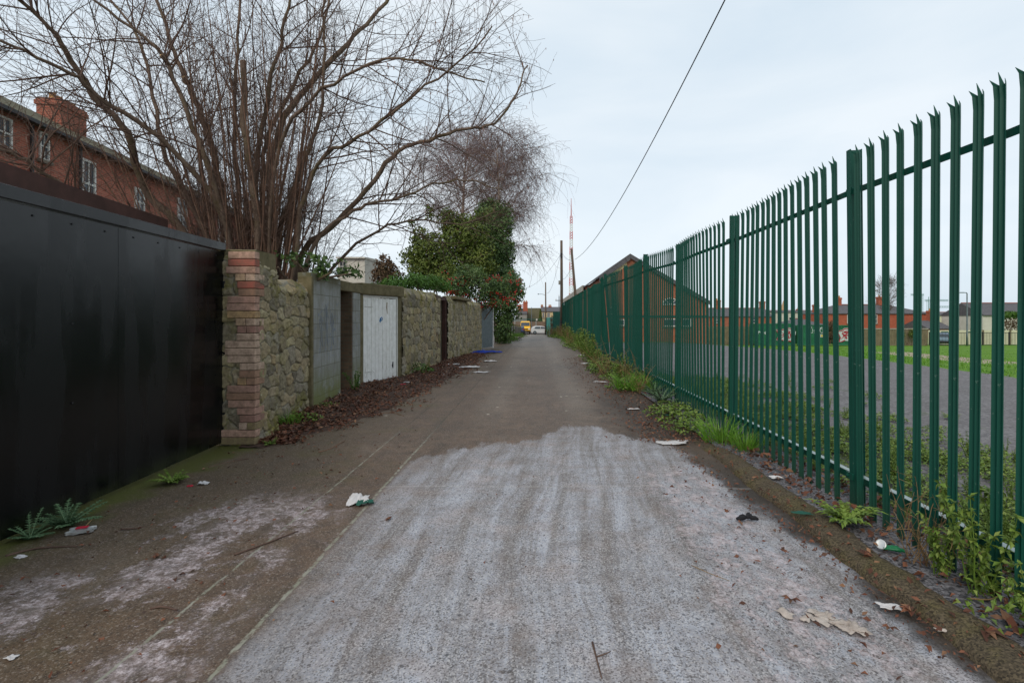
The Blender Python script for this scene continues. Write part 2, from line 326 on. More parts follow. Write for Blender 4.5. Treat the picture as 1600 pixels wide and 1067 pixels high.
def field_mat():
    t = NT('gravel_and_grass'); X, Y, Z = t.xyz()
    n = t.noise(1.2, 5); f = t.noise(60, 3, 0.7); v = t.xyz(t.voro(26, 'F1', None, 'Color'))[0]
    gr = t.mix(v, c(94, 92, 94), c(134, 131, 132)); gr = t.mix(t.ramp(n, (0.35, 0.0), (0.7, 0.5)), gr, c(92, 88, 88))
    gg = t.mix(t.ramp(t.noise(0.7, 6, 0.65), (0.3, 0.0), (0.7, 1.0)), c(78, 118, 22), c(108, 150, 36))
    gg = t.mix(t.ramp(t.noise(9, 5, 0.7), (0.4, 0.0), (0.65, 0.65)), gg, c(62, 94, 22))
    sep = t.math('SUBTRACT', X, t.math('ADD', 10.9, t.math('MULTIPLY', Y, 0.18)))
    mk = t.step(t.math('ADD', sep, t.math('MULTIPLY', t.math('SUBTRACT', t.noise(0.8, 6, 0.7), 0.5), 2.2)), -0.1, 0.25)
    far = t.step(t.math('ADD', Y, t.math('MULTIPLY', t.math('SUBTRACT', n, 0.5), 1.5)), 47.5, 48.2)
    mk = t.math('MAXIMUM', mk, t.math('MULTIPLY', far, t.step(X, 4.5, 5.5)))
    spots = t.math('MULTIPLY', t.step(t.noise(2.2, 6, 0.7), 0.57, 0.64), t.step(X, 9.0, 4.0))
    col = t.mix(t.math('MULTIPLY', spots, 0.7), gr, c(70, 92, 34))
    col = t.mix(mk, col, gg)
    # worn pale footpath across the grass
    u = t.math('ADD', t.math('SUBTRACT', X, 22.0), t.math('MULTIPLY', t.math('SUBTRACT', Y, 28.0), -0.36))
    pw = t.math('MULTIPLY', t.step(t.math('ABSOLUTE', u), 1.5, 1.2), t.band(Y, 21.5, 36, 1.5))
    col = t.mix(pw, col, t.mix(n, c(176, 160, 144), c(150, 134, 118)))
    return t.fin(col, 0.9, t.bump(t.math('ADD', f, v), 0.6, 0.02), 0.2)
M['field'] = field_mat()

def stone_mat():
    t = NT('rubble_stone'); X, Y, Z = t.xyz(); r = t.attr('rnd'); e = t.attr('edge')
    col = t.ramp(r, (0.0, c(126, 118, 100)), (0.2, c(164, 148, 114)), (0.4, c(110, 103, 92)), (0.6, c(182, 168, 132)), (0.8, c(146, 140, 128)), (1.0, c(166, 146, 112)))
    n = t.noise(14, 7, 0.7); n2 = t.noise(60, 4, 0.7)
    col = t.mix(t.ramp(n, (0.35, 0.0), (0.7, 0.5)), col, c(78, 68, 54)); col = t.mix(t.ramp(n2, (0.5, 0.0), (0.75, 0.5)), col, c(166, 154, 124))
    col = t.mix(e, t.mix(n, c(158, 154, 140), c(112, 106, 92)), col)
    ms = t.math('MULTIPLY', t.step(t.noise(2.4, 7, 0.75), 0.49, 0.60), t.math('MAXIMUM', t.math('MULTIPLY', t.step(Z, 1.5, 2.2), 0.8), t.math('MAXIMUM', t.math('MULTIPLY', t.step(Z, 0.75, 0.1), 0.8), 0.34)))
    col = t.mix(ms, col, t.mix(n2, c(90, 90, 36), c(128, 120, 52)))
    lich = t.math('MULTIPLY', t.step(t.voro(9), 0.16, 0.1), t.step(t.noise(4, 3), 0.5, 0.6))
    col = t.mix(t.math('MULTIPLY', lich, 0.7), col, c(176, 170, 144))
    return t.fin(col, 0.92, t.bump(t.math('ADD', n, t.math('MULTIPLY', n2, 0.5)), 0.7, 0.02), 0.2)
M['stone'] = stone_mat()

def brick_mat(name, a, b, mortar, bw=0.225, bh=0.075, ms=0.010, grime=0.4):
    t = NT(name); X, Y, Z = t.xyz(); k = t.n('TexBrick')
    t.put(k.inputs['Vector'], t.comb(t.math('ADD', X, Y), Z, 0.0)); k.inputs['Scale'].default_value = 1.0
    k.inputs['Color1'].default_value = a; k.inputs['Color2'].default_value = b; k.inputs['Mortar'].default_value = mortar
    k.inputs['Mortar Size'].default_value = ms; k.inputs['Brick Width'].default_value = bw; k.inputs['Row Height'].default_value = bh; k.inputs['Bias'].default_value = 0.0
    col = t.mix(t.ramp(t.noise(1.6, 6, 0.65), (0.42, 0.0), (0.75, grime)), k.outputs[0], tuple(x * 0.45 for x in a[:3]) + (1,))
    col = t.mix(t.ramp(t.noise(30, 4, 0.7), (0.5, 0.0), (0.8, 0.5)), col, tuple(min(1, x * 1.5) for x in b[:3]) + (1,))
    return t.fin(col, 0.9, t.bump(k.outputs['Fac'], -0.4, 0.01), 0.2)
M['brick_red'] = brick_mat('red_brick', c(164, 92, 74), c(136, 72, 58), c(150, 120, 104), grime=0.25)
M['brick_school'] = brick_mat('orange_brick', c(164, 94, 68), c(138, 76, 56), c(154, 122, 100))
M['brick_house'] = brick_mat('bright_red_brick', c(178, 88, 62), c(154, 74, 54), c(160, 112, 92))
def block_mat():
    t = NT('painted_concrete_block'); X, Y, Z = t.xyz(); k = t.n('TexBrick')
    t.put(k.inputs['Vector'], t.comb(Y, t.math('ADD', Z, t.math('MULTIPLY', t.math('SUBTRACT', t.noise(3, 4), 0.5), 0.02)), 0.0)); k.inputs['Scale'].default_value = 1.0
    k.inputs['Brick Width'].default_value = 0.9; k.inputs['Row Height'].default_value = 0.25; k.inputs['Mortar Size'].default_value = 0.008; k.inputs['Mortar Smooth'].default_value = 0.6
    k.inputs['Color1'].default_value = c(150, 152, 150); k.inputs['Color2'].default_value = c(136, 137, 134); k.inputs['Mortar'].default_value = c(112, 110, 100)
    n = t.noise(5, 7, 0.7); col = t.mix(t.ramp(n, (0.4, 0.0), (0.7, 0.6)), k.outputs[0], c(120, 116, 100))
    drip = t.noise(4, 5, 0.65, t.map((3.5, 3.5, 0.35)))
    col = t.mix(t.ramp(drip, (0.48, 0.0), (0.72, 0.6)), col, c(92, 88, 66))
    gz = t.math('MULTIPLY', t.step(Z, 0.95, 0.1), t.step(t.noise(4, 5), 0.3, 0.55)); col = t.mix(t.math('MULTIPLY', gz, 0.9), col, t.mix(n, c(96, 104, 44), c(118, 118, 72)))
    col = t.mix(t.math('MULTIPLY', t.math('MULTIPLY', t.step(Z, 2.05, 2.36), 0.8), t.step(n, 0.3, 0.5)), col, c(96, 90, 58))
    sc = t.math('MULTIPLY', t.step(t.math('ABSOLUTE', t.math('SUBTRACT', t.noise(4.5, 1.5, 0.4, t.map((1, 1, 0.5)), 1.6), 0.5)), 0.012, 0.006), t.math('MULTIPLY', t.band(Z, 0.9, 1.9, 0.1), t.step(Y, 11.5, 9.0)))
    col = t.mix(t.math('MULTIPLY', sc, 0.5), col, c(84, 104, 138))
    return t.fin(col, 0.9, t.bump(t.math('ADD', t.math('MULTIPLY', k.outputs['Fac'], -0.8), t.noise(70, 3)), 0.5, 0.01), 0.25)
M['block'] = block_mat()
M['render'] = (lambda: (lambda t: t.fin(t.mix(t.ramp(t.noise(6, 7, 0.7), (0.35, 0.0), (0.7, 1.0)), c(118, 108, 82), c(82, 76, 52)), 0.92, t.bump(t.noise(40, 5, 0.7), 0.6, 0.015), 0.2))(NT('mossy_render')))()
def gate_mat():
    t = NT('black_gloss_paint'); X, Y, Z = t.xyz()
    n = t.noise(3.0, 5, 0.6); v = t.noise(2.4, 3, 0.5, t.comb(0.0, t.math('MULTIPLY', Y, 1.6), t.math('MULTIPLY', Z, 0.25)))
    patch = t.step(v, 0.44, 0.56)
    rough = t.math('ADD', t.math('ADD', 0.15, t.math('MULTIPLY', patch, 0.10)), t.math('MULTIPLY', n, 0.10))
    col = t.mix(t.math('MULTIPLY', patch, 0.6), c(6, 8, 10), c(15, 17, 20))
    col = t.mix(t.ramp(t.noise(45, 6, 0.8), (0.70, 0.0), (0.76, 0.35)), col, c(120, 118, 110))
    col = t.mix(t.math('MULTIPLY', t.step(Z, 0.22, 0.0), t.step(n, 0.35, 0.6)), col, c(40, 44, 26))
    return t.fin(col, rough, t.bump(t.math('ADD', t.noise(5, 3), t.math('MULTIPLY', t.noise(60, 2), 0.12)), 0.06, 0.02), 0.38)
M['gate'] = gate_mat()
def fence_mat():
    t = NT('green_powder_coat'); n = t.noise(2.5, 5, 0.6); X, Y, Z = t.xyz()
    col = t.mix(n, c(4, 66, 54), c(8, 78, 64))
    col = t.mix(t.ramp(t.noise(30, 5, 0.75), (0.66, 0.0), (0.70, 0.7)), col, c(120, 140, 128))
    col = t.mix(t.math('MULTIPLY', t.step(t.noise(3.2, 6, 0.7, t.map((4, 4, 0.6))), 0.56, 0.70), 0.35), col, c(26, 62, 48))
    col = t.mix(t.math('MULTIPLY', t.step(t.xyz()[2], 0.35, 0.0), 0.35), col, c(58, 66, 48))
    return t.fin(col, t.math('ADD', 0.42, t.math('MULTIPLY', n, 0.16)), t.bump(t.noise(80, 2), 0.05, 0.005), 0.28)
M['fence'] = fence_mat()
def bark(name, a, b, moss=0.3):
    t = NT(name); n = t.noise(9, 6, 0.7, t.map((1, 1, 0.3))); col = t.mix(t.ramp(n, (0.35, 0.0), (0.68, 1.0)), a, b)
    col = t.mix(t.math('MULTIPLY', t.step(t.noise(3, 5), 0.52, 0.62), moss), col, c(86, 82, 42))
    return t.fin(col, 0.9, t.bump(n, 0.5, 0.02), 0.2)
M['bark'] = bark('grey_brown_bark', c(126, 108, 94), c(84, 69, 58), 0.35)
M['shoot'] = bark('young_shoot_bark', c(130, 102, 86), c(90, 66, 54), 0.1)
M['twig'] = bark('twig_bark', c(108, 88, 78), c(78, 60, 54), 0.05)
M['birch_twig'] = bark('birch_twig_bark', c(124, 104, 102), c(96, 78, 78), 0.0)
M['birch'] = bark('pale_birch_bark', c(176, 160, 146), c(128, 108, 94), 0.2)
M['cutwood'] = simple('fresh_cut_wood', c(190, 158, 118), rough=0.8, scale=20)
M['ivy'] = varied('ivy_leaves', c(48, 70, 36), c(68, 94, 46), c(92, 116, 58), c(122, 140, 76), rough=0.45, spec=0.4)
M['shrub'] = varied('evergreen_leaves', c(58, 72, 30), c(82, 98, 38), c(104, 116, 46), c(124, 130, 60), rough=0.5)
M['bright_ivy'] = varied('bright_green_leaves', c(58, 92, 30), c(76, 112, 38), c(96, 130, 48), rough=0.5)
M['weed'] = varied('weed_leaves', c(70, 92, 34), c(92, 118, 44), c(112, 138, 56), c(132, 146, 72), rough=0.55)
M['thistle'] = varied('thistle_leaves', c(64, 92, 62), c(84, 112, 78), c(104, 128, 92), rough=0.6)
M['grassblade'] = varied('grass_blades', c(74, 118, 30), c(92, 140, 40), c(120, 158, 58), rough=0.5)
M['deadgrass'] = varied('dead_grass', c(116, 92, 62), c(146, 120, 84), c(96, 74, 52), rough=0.85)
M['leafbrown'] = varied('dead_leaves', c(72, 48, 38), c(108, 66, 50), c(132, 86, 64), c(86, 62, 52), c(158, 118, 88), rough=0.7)
M['berry'] = varied('red_berries', c(150, 24, 18), c(190, 40, 28), rough=0.35, spec=0.5)
M['brownleaf'] = varied('brown_shrub_leaves', c(78, 60, 46), c(100, 80, 60), c(84, 84, 48), rough=0.8)
M['slate'] = simple('slate_roof', c(98, 96, 98), c(74, 72, 76), 0.8, 5)
M['mossy_slate'] = simple('mossy_slate_roof', c(92, 86, 66), c(74, 70, 44), 0.9, 3)
M['redtile'] = simple('red_ridge_tile', c(150, 84, 66), rough=0.85)
M['white_paint'] = simple('white_paint', c(205, 203, 198), c(186, 182, 174), 0.55, 5, 0.05)
M['sill'] = simple('stone_sill', c(120, 112, 100), rough=0.9)
M['glass'] = (lambda: (lambda t: t.fin(t.mix(t.noise(3, 2), c(46, 54, 62), c(70, 80, 88)), 0.08, None, 0.6))(NT('window_glass')))()
M['dark'] = simple('dark_metal', c(40, 40, 42), rough=0.5, scale=8)
M['black'] = simple('black_rubber', c(24, 24, 25), rough=0.85, scale=10)
M['pot'] = simple('terracotta_pot', c(186, 140, 92), rough=0.85)
M['rustfascia'] = simple('rust_brown_fascia', c(84, 56, 50), c(62, 42, 36), 0.8, 4, 0.2)
M['corrugate'] = simple('grey_corrugated_sheet', c(170, 164, 152), c(130, 124, 112), 0.8, 6)
M['galv'] = simple('galvanised_steel', c(128, 138, 142), c(100, 112, 120), 0.42, 7, 0.05, 0.5, 0.5)
M['rustpost'] = simple('rust_brown_paint', c(78, 46, 38), c(54, 34, 28), 0.7, 8)
M['teal'] = simple('flaking_teal_paint', c(92, 132, 134), c(140, 146, 138), 0.75, 7, 0.3)
M['wood_pole'] = simple('weathered_pole', c(112, 98, 84), c(84, 72, 62), 0.9, 3, 0.4, stretch=(4, 4, 0.3))
M['tar'] = simple('tarred_pole_foot', c(34, 32, 31), rough=0.7)
M['cable'] = simple('black_cable', c(30, 30, 32), rough=0.6)
M['cream'] = simple('cream_wall', c(214, 196, 152), c(196, 178, 136), 0.85, 2)
M['white_wall'] = simple('white_render', c(206, 202, 192), c(188, 184, 172), 0.85, 1.5)
M['grey_render'] = simple('grey_render', c(150, 148, 142), c(126, 124, 118), 0.9, 2)
M['tan_sheet'] = simple('tan_sheet_fence', c(126, 116, 92), c(100, 92, 72), 0.8, 2)
M['pale_wall'] = simple('pale_cream_panel', c(208, 204, 176), c(190, 186, 158), 0.8, 2)
M['container'] = simple('green_container_paint', c(42, 116, 80), c(30, 94, 64), 0.5, 2, 0.1)
M['greenpanel'] = simple('green_sheet_panel', c(10, 82, 72), c(6, 66, 58), 0.55, 2, 0.1)
M['tealpanel'] = simple('pale_green_sheet_panel', c(50, 128, 118), c(40, 108, 100), 0.6, 2, 0.1)
M['spray_white'] = simple('white_spray_paint', c(196, 204, 204), c(170, 186, 182), 0.7, 6)
M['spray_red'] = simple('red_spray_paint', c(176, 42, 58), rough=0.7)
M['spray_blue'] = simple('blue_spray_paint', c(28, 120, 178), rough=0.7)
M['spray_faint'] = simple('faded_blue_spray', c(138, 146, 156), c(150, 152, 152), 0.85, 9)
M['spray_yellow'] = simple('yellow_sticker', c(214, 190, 70), rough=0.7)
M['paper'] = simple('wet_paper', c(206, 204, 206), c(186, 182, 180), 0.8, 12, 0.3)
M['tissue'] = simple('trodden_wet_tissue', c(196, 186, 178), c(164, 150, 140), 0.85, 16, 0.6)
M['pgreen'] = simple('dark_green_print', c(30, 88, 74), rough=0.6)
M['cangreen'] = simple('green_can_print', c(30, 120, 74), c(20, 96, 60), 0.4, 9)
M['canmetal'] = simple('bare_aluminium', c(206, 208, 206), c(180, 182, 182), 0.35, 9, 0.05, 0.5, 0.6)
M['red'] = simple('red_plastic', c(196, 36, 62), rough=0.5)
M['blue'] = simple('blue_cloth', c(22, 62, 166), c(14, 40, 118), 0.8, 9)
M['blackcloth'] = simple('black_cloth', c(30, 30, 34), rough=0.8)
M['mastred'] = simple('mast_red', c(198, 96, 92), rough=0.7)
M['mastwhite'] = simple('mast_white', c(220, 218, 216), rough=0.7)
M['crane'] = simple('crane_paint', c(150, 178, 182), rough=0.7)
M['spire'] = simple('spire_stone', c(190, 156, 124), rough=0.9)
M['yellow'] = simple('yellow_car_paint', c(240, 184, 20), c(230, 172, 16), 0.35, 1, 0.0, 0.5)
M['silver'] = simple('silver_car_paint', c(200, 202, 204), c(190, 192, 194), 0.3, 1, 0.0, 0.5)
M['navy'] = simple('navy_car_paint', c(40, 60, 98), c(34, 50, 84), 0.3, 1, 0.0, 0.5)
M['paleblue'] = simple('pale_blue_car_paint', c(130, 152, 172), c(120, 142, 162), 0.35, 1, 0.0, 0.5)
M['lampred'] = simple('tail_lamp_red', c(170, 30, 26), rough=0.3)
M['clear'] = simple('headlamp_glass', c(220, 222, 222), rough=0.15)
M['kerb'] = (lambda: (lambda t: t.fin(t.mix(t.step(t.noise(3, 8, 0.75), 0.46, 0.62), t.mix(t.xyz(t.voro(110, 'F1', None, 'Color'))[0], c(52, 46, 38), c(104, 92, 74)), t.mix(t.xyz(t.voro(110, 'F1', None, 'Color'))[0], c(54, 49, 33), c(104, 94, 66))), 0.9, t.bump(t.noise(45, 5, 0.7), 0.6, 0.012), 0.25))(NT('mossy_kerb')))()
M['soil'] = simple('leaf_mould', c(84, 62, 50), c(56, 42, 34), 0.9, 9, 0.6)
M['dirtgravel'] = (lambda: (lambda t: t.fin(t.mix(t.xyz(t.voro(62, 'F1', None, 'Color'))[0], c(38, 37, 40), c(128, 126, 130)), 0.85, t.bump(t.voro(48), -0.8, 0.02), 0.3))(NT('dark_gravel')))()
M['asphalt'] = simple('asphalt', c(104, 100, 98), c(84, 82, 80), 0.85, 3, 0.3)

# ------------------------------------------------------------------ the setting
def grid(name, xs, ys, zf, mat, kind='structure', smooth=True):
    m = MB(); nx, ny = len(xs), len(ys)
    vs = [(x, y, zf(x, y)) for y in ys for x in xs]
    fs = [(j * nx + i, j * nx + i + 1, (j + 1) * nx + i + 1, (j + 1) * nx + i) for j in range(ny - 1) for i in range(nx - 1)]
    m.add(vs, fs); o = m.build(name, mat, smooth=smooth); tag(o, kind=kind); return o
ysr = [-4 + 0.5 * i for i in range(60)] + [26 + 2 * i for i in range(34)]
def road_z(x, y):
    b = 0.012 * mnoise.noise(Vector((x * 0.9, y * 0.5, 3)))
    return alley_h(y) + (b if y < 40 else 0) - 0.02 * sm(1.2, 2.0, x)
grid('alley_road', [-4.3 + 0.2 * i for i in range(36)], ysr, road_z, M['road'])
gx = [-400, -150, -60, -30, -15, -8, -4.6, -4.0, 2.4, 2.7, 3.0, 3.5, 4, 4.5, 5, 7, 9, 12, 14, 16, 18, 20, 22, 25, 30, 40, 60, 100, 200, 600]
gy = [-60, -20, -6, 0, 3, 6, 9, 12, 15, 18, 22, 26, 30, 35, 40, 45, 50, 56, 62, 70, 80, 90, 100, 130, 200, 400, 900, 2000]
grid('ground', gx, gy, lambda x, y: gh(x, y) - (0.06 if -4.2 < x < 2.75 else 0.0) - (0.03 if x < -4.2 or 2.75 < x < 100 else 0), M['field'])
grid('side_street', [-60, -20, -5, 0, 5, 20, 60], [91.5, 96, 103], lambda x, y: -1.285, M['asphalt'])
def verge_z(x, y): return 0.016 + (0.03 * mnoise.noise(Vector((x * 3, y * 2, 1))) - 0.0) * sm(2.25, 2.5, x) - .05 * sm(2.42, 2.25, x) * 0 + alley_h(y) - 0.05 * sm(2.6, 3.6, x)
grid('gravel_verge', [2.22, 2.3, 2.4, 2.55, 2.7, 2.9, 3.2, 3.6, 4.2], [0 + 0.25 * i for i in range(40)] + [10 + i for i in range(46)], verge_z, M['dirtgravel'])
# the low mossy kerb
km = MB(); ky = [-1 + 0.05 * i for i in range(171)]
prof = [(2.05, -0.04), (2.065, 0.010), (2.085, 0.030), (2.12, 0.044), (2.16, .052), (2.20, 0.054), (2.24, .05), (2.275, 0.040), (2.31, -0.02)]
vs = []
for y in ky:
    f = 1 - sm(5.6, 7.2, y)
    for x, z in prof:
        nn = mnoise.noise(Vector((x * 5, y * 3.1, 0))) * 0.014 + mnoise.noise(Vector((x * 19, y * 15, 0))) * 0.009
        vs.append((x + nn + 0.05 * mnoise.noise(Vector((x, y * 1.3, 5))) + .02 * mnoise.noise(Vector((x * 3, y * 5, 5))), y, (z + nn) * f - 0.03 * (1 - f)))
n_ = len(prof)
km.add(vs, [(j * n_ + i, j * n_ + i + 1, (j + 1) * n_ + i + 1, (j + 1) * n_ + i) for j in range(len(ky) - 1) for i in range(n_ - 1)])
tag(km.build('kerb', M['kerb'], smooth=True), kind='structure')

def smooth_path(ctrl, sub=4):
    P = [Vector(p) for p in ctrl]; out = []
    for i in range(len(P) - 1):
        a, b, cc, dd = P[max(i - 1, 0)], P[i], P[i + 1], P[min(i + 2, len(P) - 1)]
        for k in range(sub):
            t = k / sub; out.append(0.5 * ((2 * b) + (cc - a) * t + (2 * a - 5 * b + 4 * cc - dd) * t * t + (3 * b - a - 3 * cc + dd) * t ** 3))
    return out + [P[-1]]
# ------------------------------------------------------------------ black gate
def along(p, q, h0, h1, t0, t1, rnd=0.5, m=None):
    """upright slab between plan points p and q, from height h0 to h1, offset t0..t1 to the right-hand normal"""
    p = Vector((p[0], p[1], 0)); q = Vector((q[0], q[1], 0)); d = (q - p); n = Vector((d.y, -d.x, 0)).normalized()
    m = m or MB()
    a, b, cc, dd = p + n * t0, q + n * t0, q + n * t1, p + n * t1
    z0 = Vector((0, 0, h0)); z1 = Vector((0, 0, h1))
    m.add([a + z0, b + z0, cc + z0, dd + z0, a + z1, b + z1, cc + z1, dd + z1], [(0, 1, 2, 3), (7, 6, 5, 4), (0, 4, 5, 1), (1, 5, 6, 2), (2, 6, 7, 3), (3, 7, 4, 0)], rnd)
    return m
def lerp2(p, q, t): return (p[0] + (q[0] - p[0]) * t, p[1] + (q[1] - p[1]) * t)
g0, g1 = (-3.62, 0.9), (-3.98, 6.47)
gate = empty('metal_gate', (-3.8, 3.6, 0), label='tall black glossy sheet metal gate at the left of the lane', cat='gate')
gate_off = Vector((3.8, -3.6, 0))
def loc_build(m, name, mat, par, off, **k):
    m.v = [tuple(Vector(p) + off) for p in m.v]; return m.build(name, mat, par, **k)
for ta, tb in ((0, .3455), (.3458, .6788), (.6791, 1)):
    loc_build(along(lerp2(g0, g1, ta), lerp2(g0, g1, tb), 0.035 + U(0, .008), 2.43, 0, 0.04 + U(-.001, .001)), 'panel', M['gate'], gate, gate_off, bevel=.002)
loc_build(along(g0, g1, 2.443, 2.545, -0.02, 0.055), 'top_rail', M['gate'], gate, gate_off, bevel=0.006)
bm = MB()
for k in range(16):
    for z in (2.36, 1.55, 0.9) if k % 3 == 0 else (2.36,):
        p = lerp2(g0, g1, (k + 0.4) / 16); q = lerp2(g0, g1, (k + 0.4) / 16 + 0.0022)
        along(p, q, z, z + 0.013, 0.041, 0.047, m=bm)
loc_build(bm, 'rivets', M['dark'], gate, gate_off)
for z in (0.42, 1.15, 1.98):
    h = along((-3.985, 6.42), (-3.995, 6.5), z, z + 0.055, 0.03, 0.075); h.cyl((-3.93, 6.44, z - 0.03), (-3.93, 6.44, z + 0.085), 0.018, sides=8)
    loc_build(h, 'hinge', M['black'], gate, gate_off)
# shed behind the gate
shed = empty('shed', (-6.6, 6, 0), label='low shed behind the black gate with rust brown fascia board', cat='shed')
so = Vector((6.6, -6, 0)); f0, f1 = (-4.55, 1.0), (-5.68, 7.85)
loc_build(along(f0, f1, 2.90, 3.11, 0, 0.03), 'fascia', M['rustfascia'], shed, so)
loc_build(along(f0, f1, 0, 2.84, -0.15, -0.08), 'wall', M['grey_render'], shed, so)
cm = MB(); p0 = Vector((f0[0], f0[1], 0)); d = Vector((f1[0] - f0[0], f1[1] - f0[1], 0)); Ln = d.length; d.normalize(); nn = Vector((-d.y, d.x, 0)); K = 260
vs = []
for i in range(K + 1):
    b = p0 + d * (Ln * i / K) - nn * 0.05; z = 2.865 + 0.016 * math.sin(i * 1.57)
    vs += [b + Vector((0, 0, z)), b + nn * 3.4 + Vector((0, 0, z + 0.3))]
cm.add(vs, [(2 * i, 2 * i + 2, 2 * i + 3, 2 * i + 1) for i in range(K)])
loc_build(cm, 'roof', M['corrugate'], shed, so)

# ------------------------------------------------------------------ rubble walls (real relief, stone by stone)
def rubble(p, q, z0, ztop, step, cell, depth=0.05, seed=0, m=None, base=None):
    """relief sheet between plan points p and q, facing right of p->q; ztop is a function of the distance along"""
    r = np.random.default_rng(seed)
    p = np.array(p, float); q = np.array(q, float); Ln = np.linalg.norm(q - p); d = (q - p) / Ln; n = np.array([d[1], -d[0]])
    zm = max(ztop(s) for s in np.linspace(0, Ln, 20)) + 0.02
    nx = max(2, int(Ln / step)); nz = max(2, int((zm - z0) / step))
    S, Zz = np.meshgrid(np.linspace(0, Ln, nx), np.linspace(0, 1, nz))
    top = np.array([ztop(s) for s in np.linspace(0, Ln, nx)])
    Zw = z0 + Zz * (top[None, :] - z0)
    # jittered rows of stones
    pts = []; z = z0 - cell
    while z < zm + cell:
        hh = cell * r.uniform(0.55, 1.05); s = -cell
        while s < Ln + cell:
            wd = cell * r.uniform(0.6, 1.7); pts.append((s + wd / 2, z + hh / 2 + r.uniform(-.2, .2) * cell, r.uniform(0.75, 1.5))); s += wd
        z += hh
    pts = np.array(pts); ids = r.random(len(pts)); dep = r.uniform(0.2, 1.0, len(pts)); tilt = r.uniform(-.6, .6, (len(pts), 2))
    wob = np.array([mnoise.noise(Vector((a * 7, b * 7, seed))) for a, b in zip(S.ravel(), Zw.ravel())]) * cell * 0.22
    P = np.stack([S.ravel() + wob, Zw.ravel() - wob * 0.7], 1)
    f1 = np.empty(len(P)); f2 = np.empty(len(P)); i1 = np.empty(len(P), int)
    for a in range(0, len(P), 4000):
        D = np.hypot(P[a:a + 4000, None, 0] - pts[None, :, 0], (P[a:a + 4000, None, 1] - pts[None, :, 1]) * pts[None, :, 2])
        o = np.argpartition(D, 1, axis=1)[:, :2]; dd = np.take_along_axis(D, o, 1); sw = dd[:, 0] > dd[:, 1]
        f1[a:a + 4000] = dd.min(1); f2[a:a + 4000] = dd.max(1); i1[a:a + 4000] = np.where(sw, o[:, 1], o[:, 0])
    e = np.clip((f2 - f1) / (cell * 0.13), 0, 1); e = e * e * (3 - 2 * e)
    rough = np.array([mnoise.fractal(Vector((a * 16, b * 16, seed + 3)), 1.0, 2.0, 3) for a, b in zip(S.ravel(), Zw.ravel())])
    h = depth * (e * (0.45 + 0.55 * dep[i1]) + 0.75 * e * ((P[:, 0] - pts[i1, 0]) * tilt[i1, 0] + (P[:, 1] - pts[i1, 1]) * tilt[i1, 1]) / cell) + rough * 0.014
    topfade = np.clip((1 - Zz.ravel()) * 14, 0, 1); h *= topfade; 
    XY = p[None] + d[None] * S.ravel()[:, None] + n[None] * (h - (1 - topfade) * 0.06)[:, None]
    vs = np.column_stack([XY, Zw.ravel()])
    # top cap running back
    ii = np.arange(nx * nz).reshape(nz, nx)
    fs = np.stack([ii[:-1, :-1], ii[:-1, 1:], ii[1:, 1:], ii[1:, :-1]], -1).reshape(-1, 4)
    back = np.column_stack([p[None] + d[None] * S[0][:, None] - n[None] * 0.4, top - 0.03 + 0.03 * r.random(nx)])
    b0 = len(vs); vs = np.vstack([vs, back]); bi = b0 + np.arange(nx)
    fs = np.vstack([fs, np.stack([ii[-1, :-1], ii[-1, 1:], bi[1:], bi[:-1]], -1)])
    rn = np.concatenate([ids[i1], np.full(nx, 0.4)]); ed = np.concatenate([e, np.full(nx, 1.0)])
    return vs, fs, rn, ed
def rubble_obj(name, parent, *a, off=Vector((0, 0, 0)), **k):
    vs, fs, rn, ed = rubble(*a, **k)
    me = bpy.data.meshes.new(name); me.from_pydata([tuple(Vector(v) + off) for v in vs], [], fs.tolist()); me.update()
    for nm, ar in (('rnd', rn), ('edge', ed)):
        x = me.attributes.new(nm, 'FLOAT', 'POINT'); x.data.foreach_set('value', ar.astype(np.float32))
    me.materials.append(M['stone']); me.polygons.foreach_set('use_smooth', [True] * len(me.polygons))
    o = bpy.data.objects.new(name, me); C.objects.link(o); o.parent = parent; return o

# pier with brick quoins
M['quoin'] = (lambda: (lambda t: t.fin(t.mix(t.ramp(t.noise(14, 8, 0.75), (0.40, 0.0), (0.62, 0.7)), t.ramp(t.attr('rnd'), (0.0, c(188, 152, 134)), (0.25, c(172, 134, 120)), (0.45, c(146, 110, 100)), (0.62, c(176, 146, 106)), (0.8, c(192, 166, 148)), (0.92, c(160, 92, 80)), (1.0, c(140, 126, 92))), c(110, 92, 76)), 0.9, t.bump(t.noise(50, 5, 0.7), 0.6, 0.01), 0.2))(NT('old_brick_quoins')))()
pier = empty('gate_pier', (-3.75, 6.5, 0), label='stone gate pier with banded brick corner beside the black gate', cat='pier')
po = Vector((3.75, -6.5, 0))
rubble_obj('stone_face', pier, (-4.02, 6.45), (-3.56, 6.45), 0.0, lambda s: 2.47, 0.011, 0.23, 0.035, 11, off=po)
core = MB().box((-4.02, 6.47, 0), (-3.55, 6.98, 2.46)); loc_build(core, 'core', M['render'], pier, po)
qm = MB(); z = 0.02; bands = [2] + [3] * 8; tog = 0
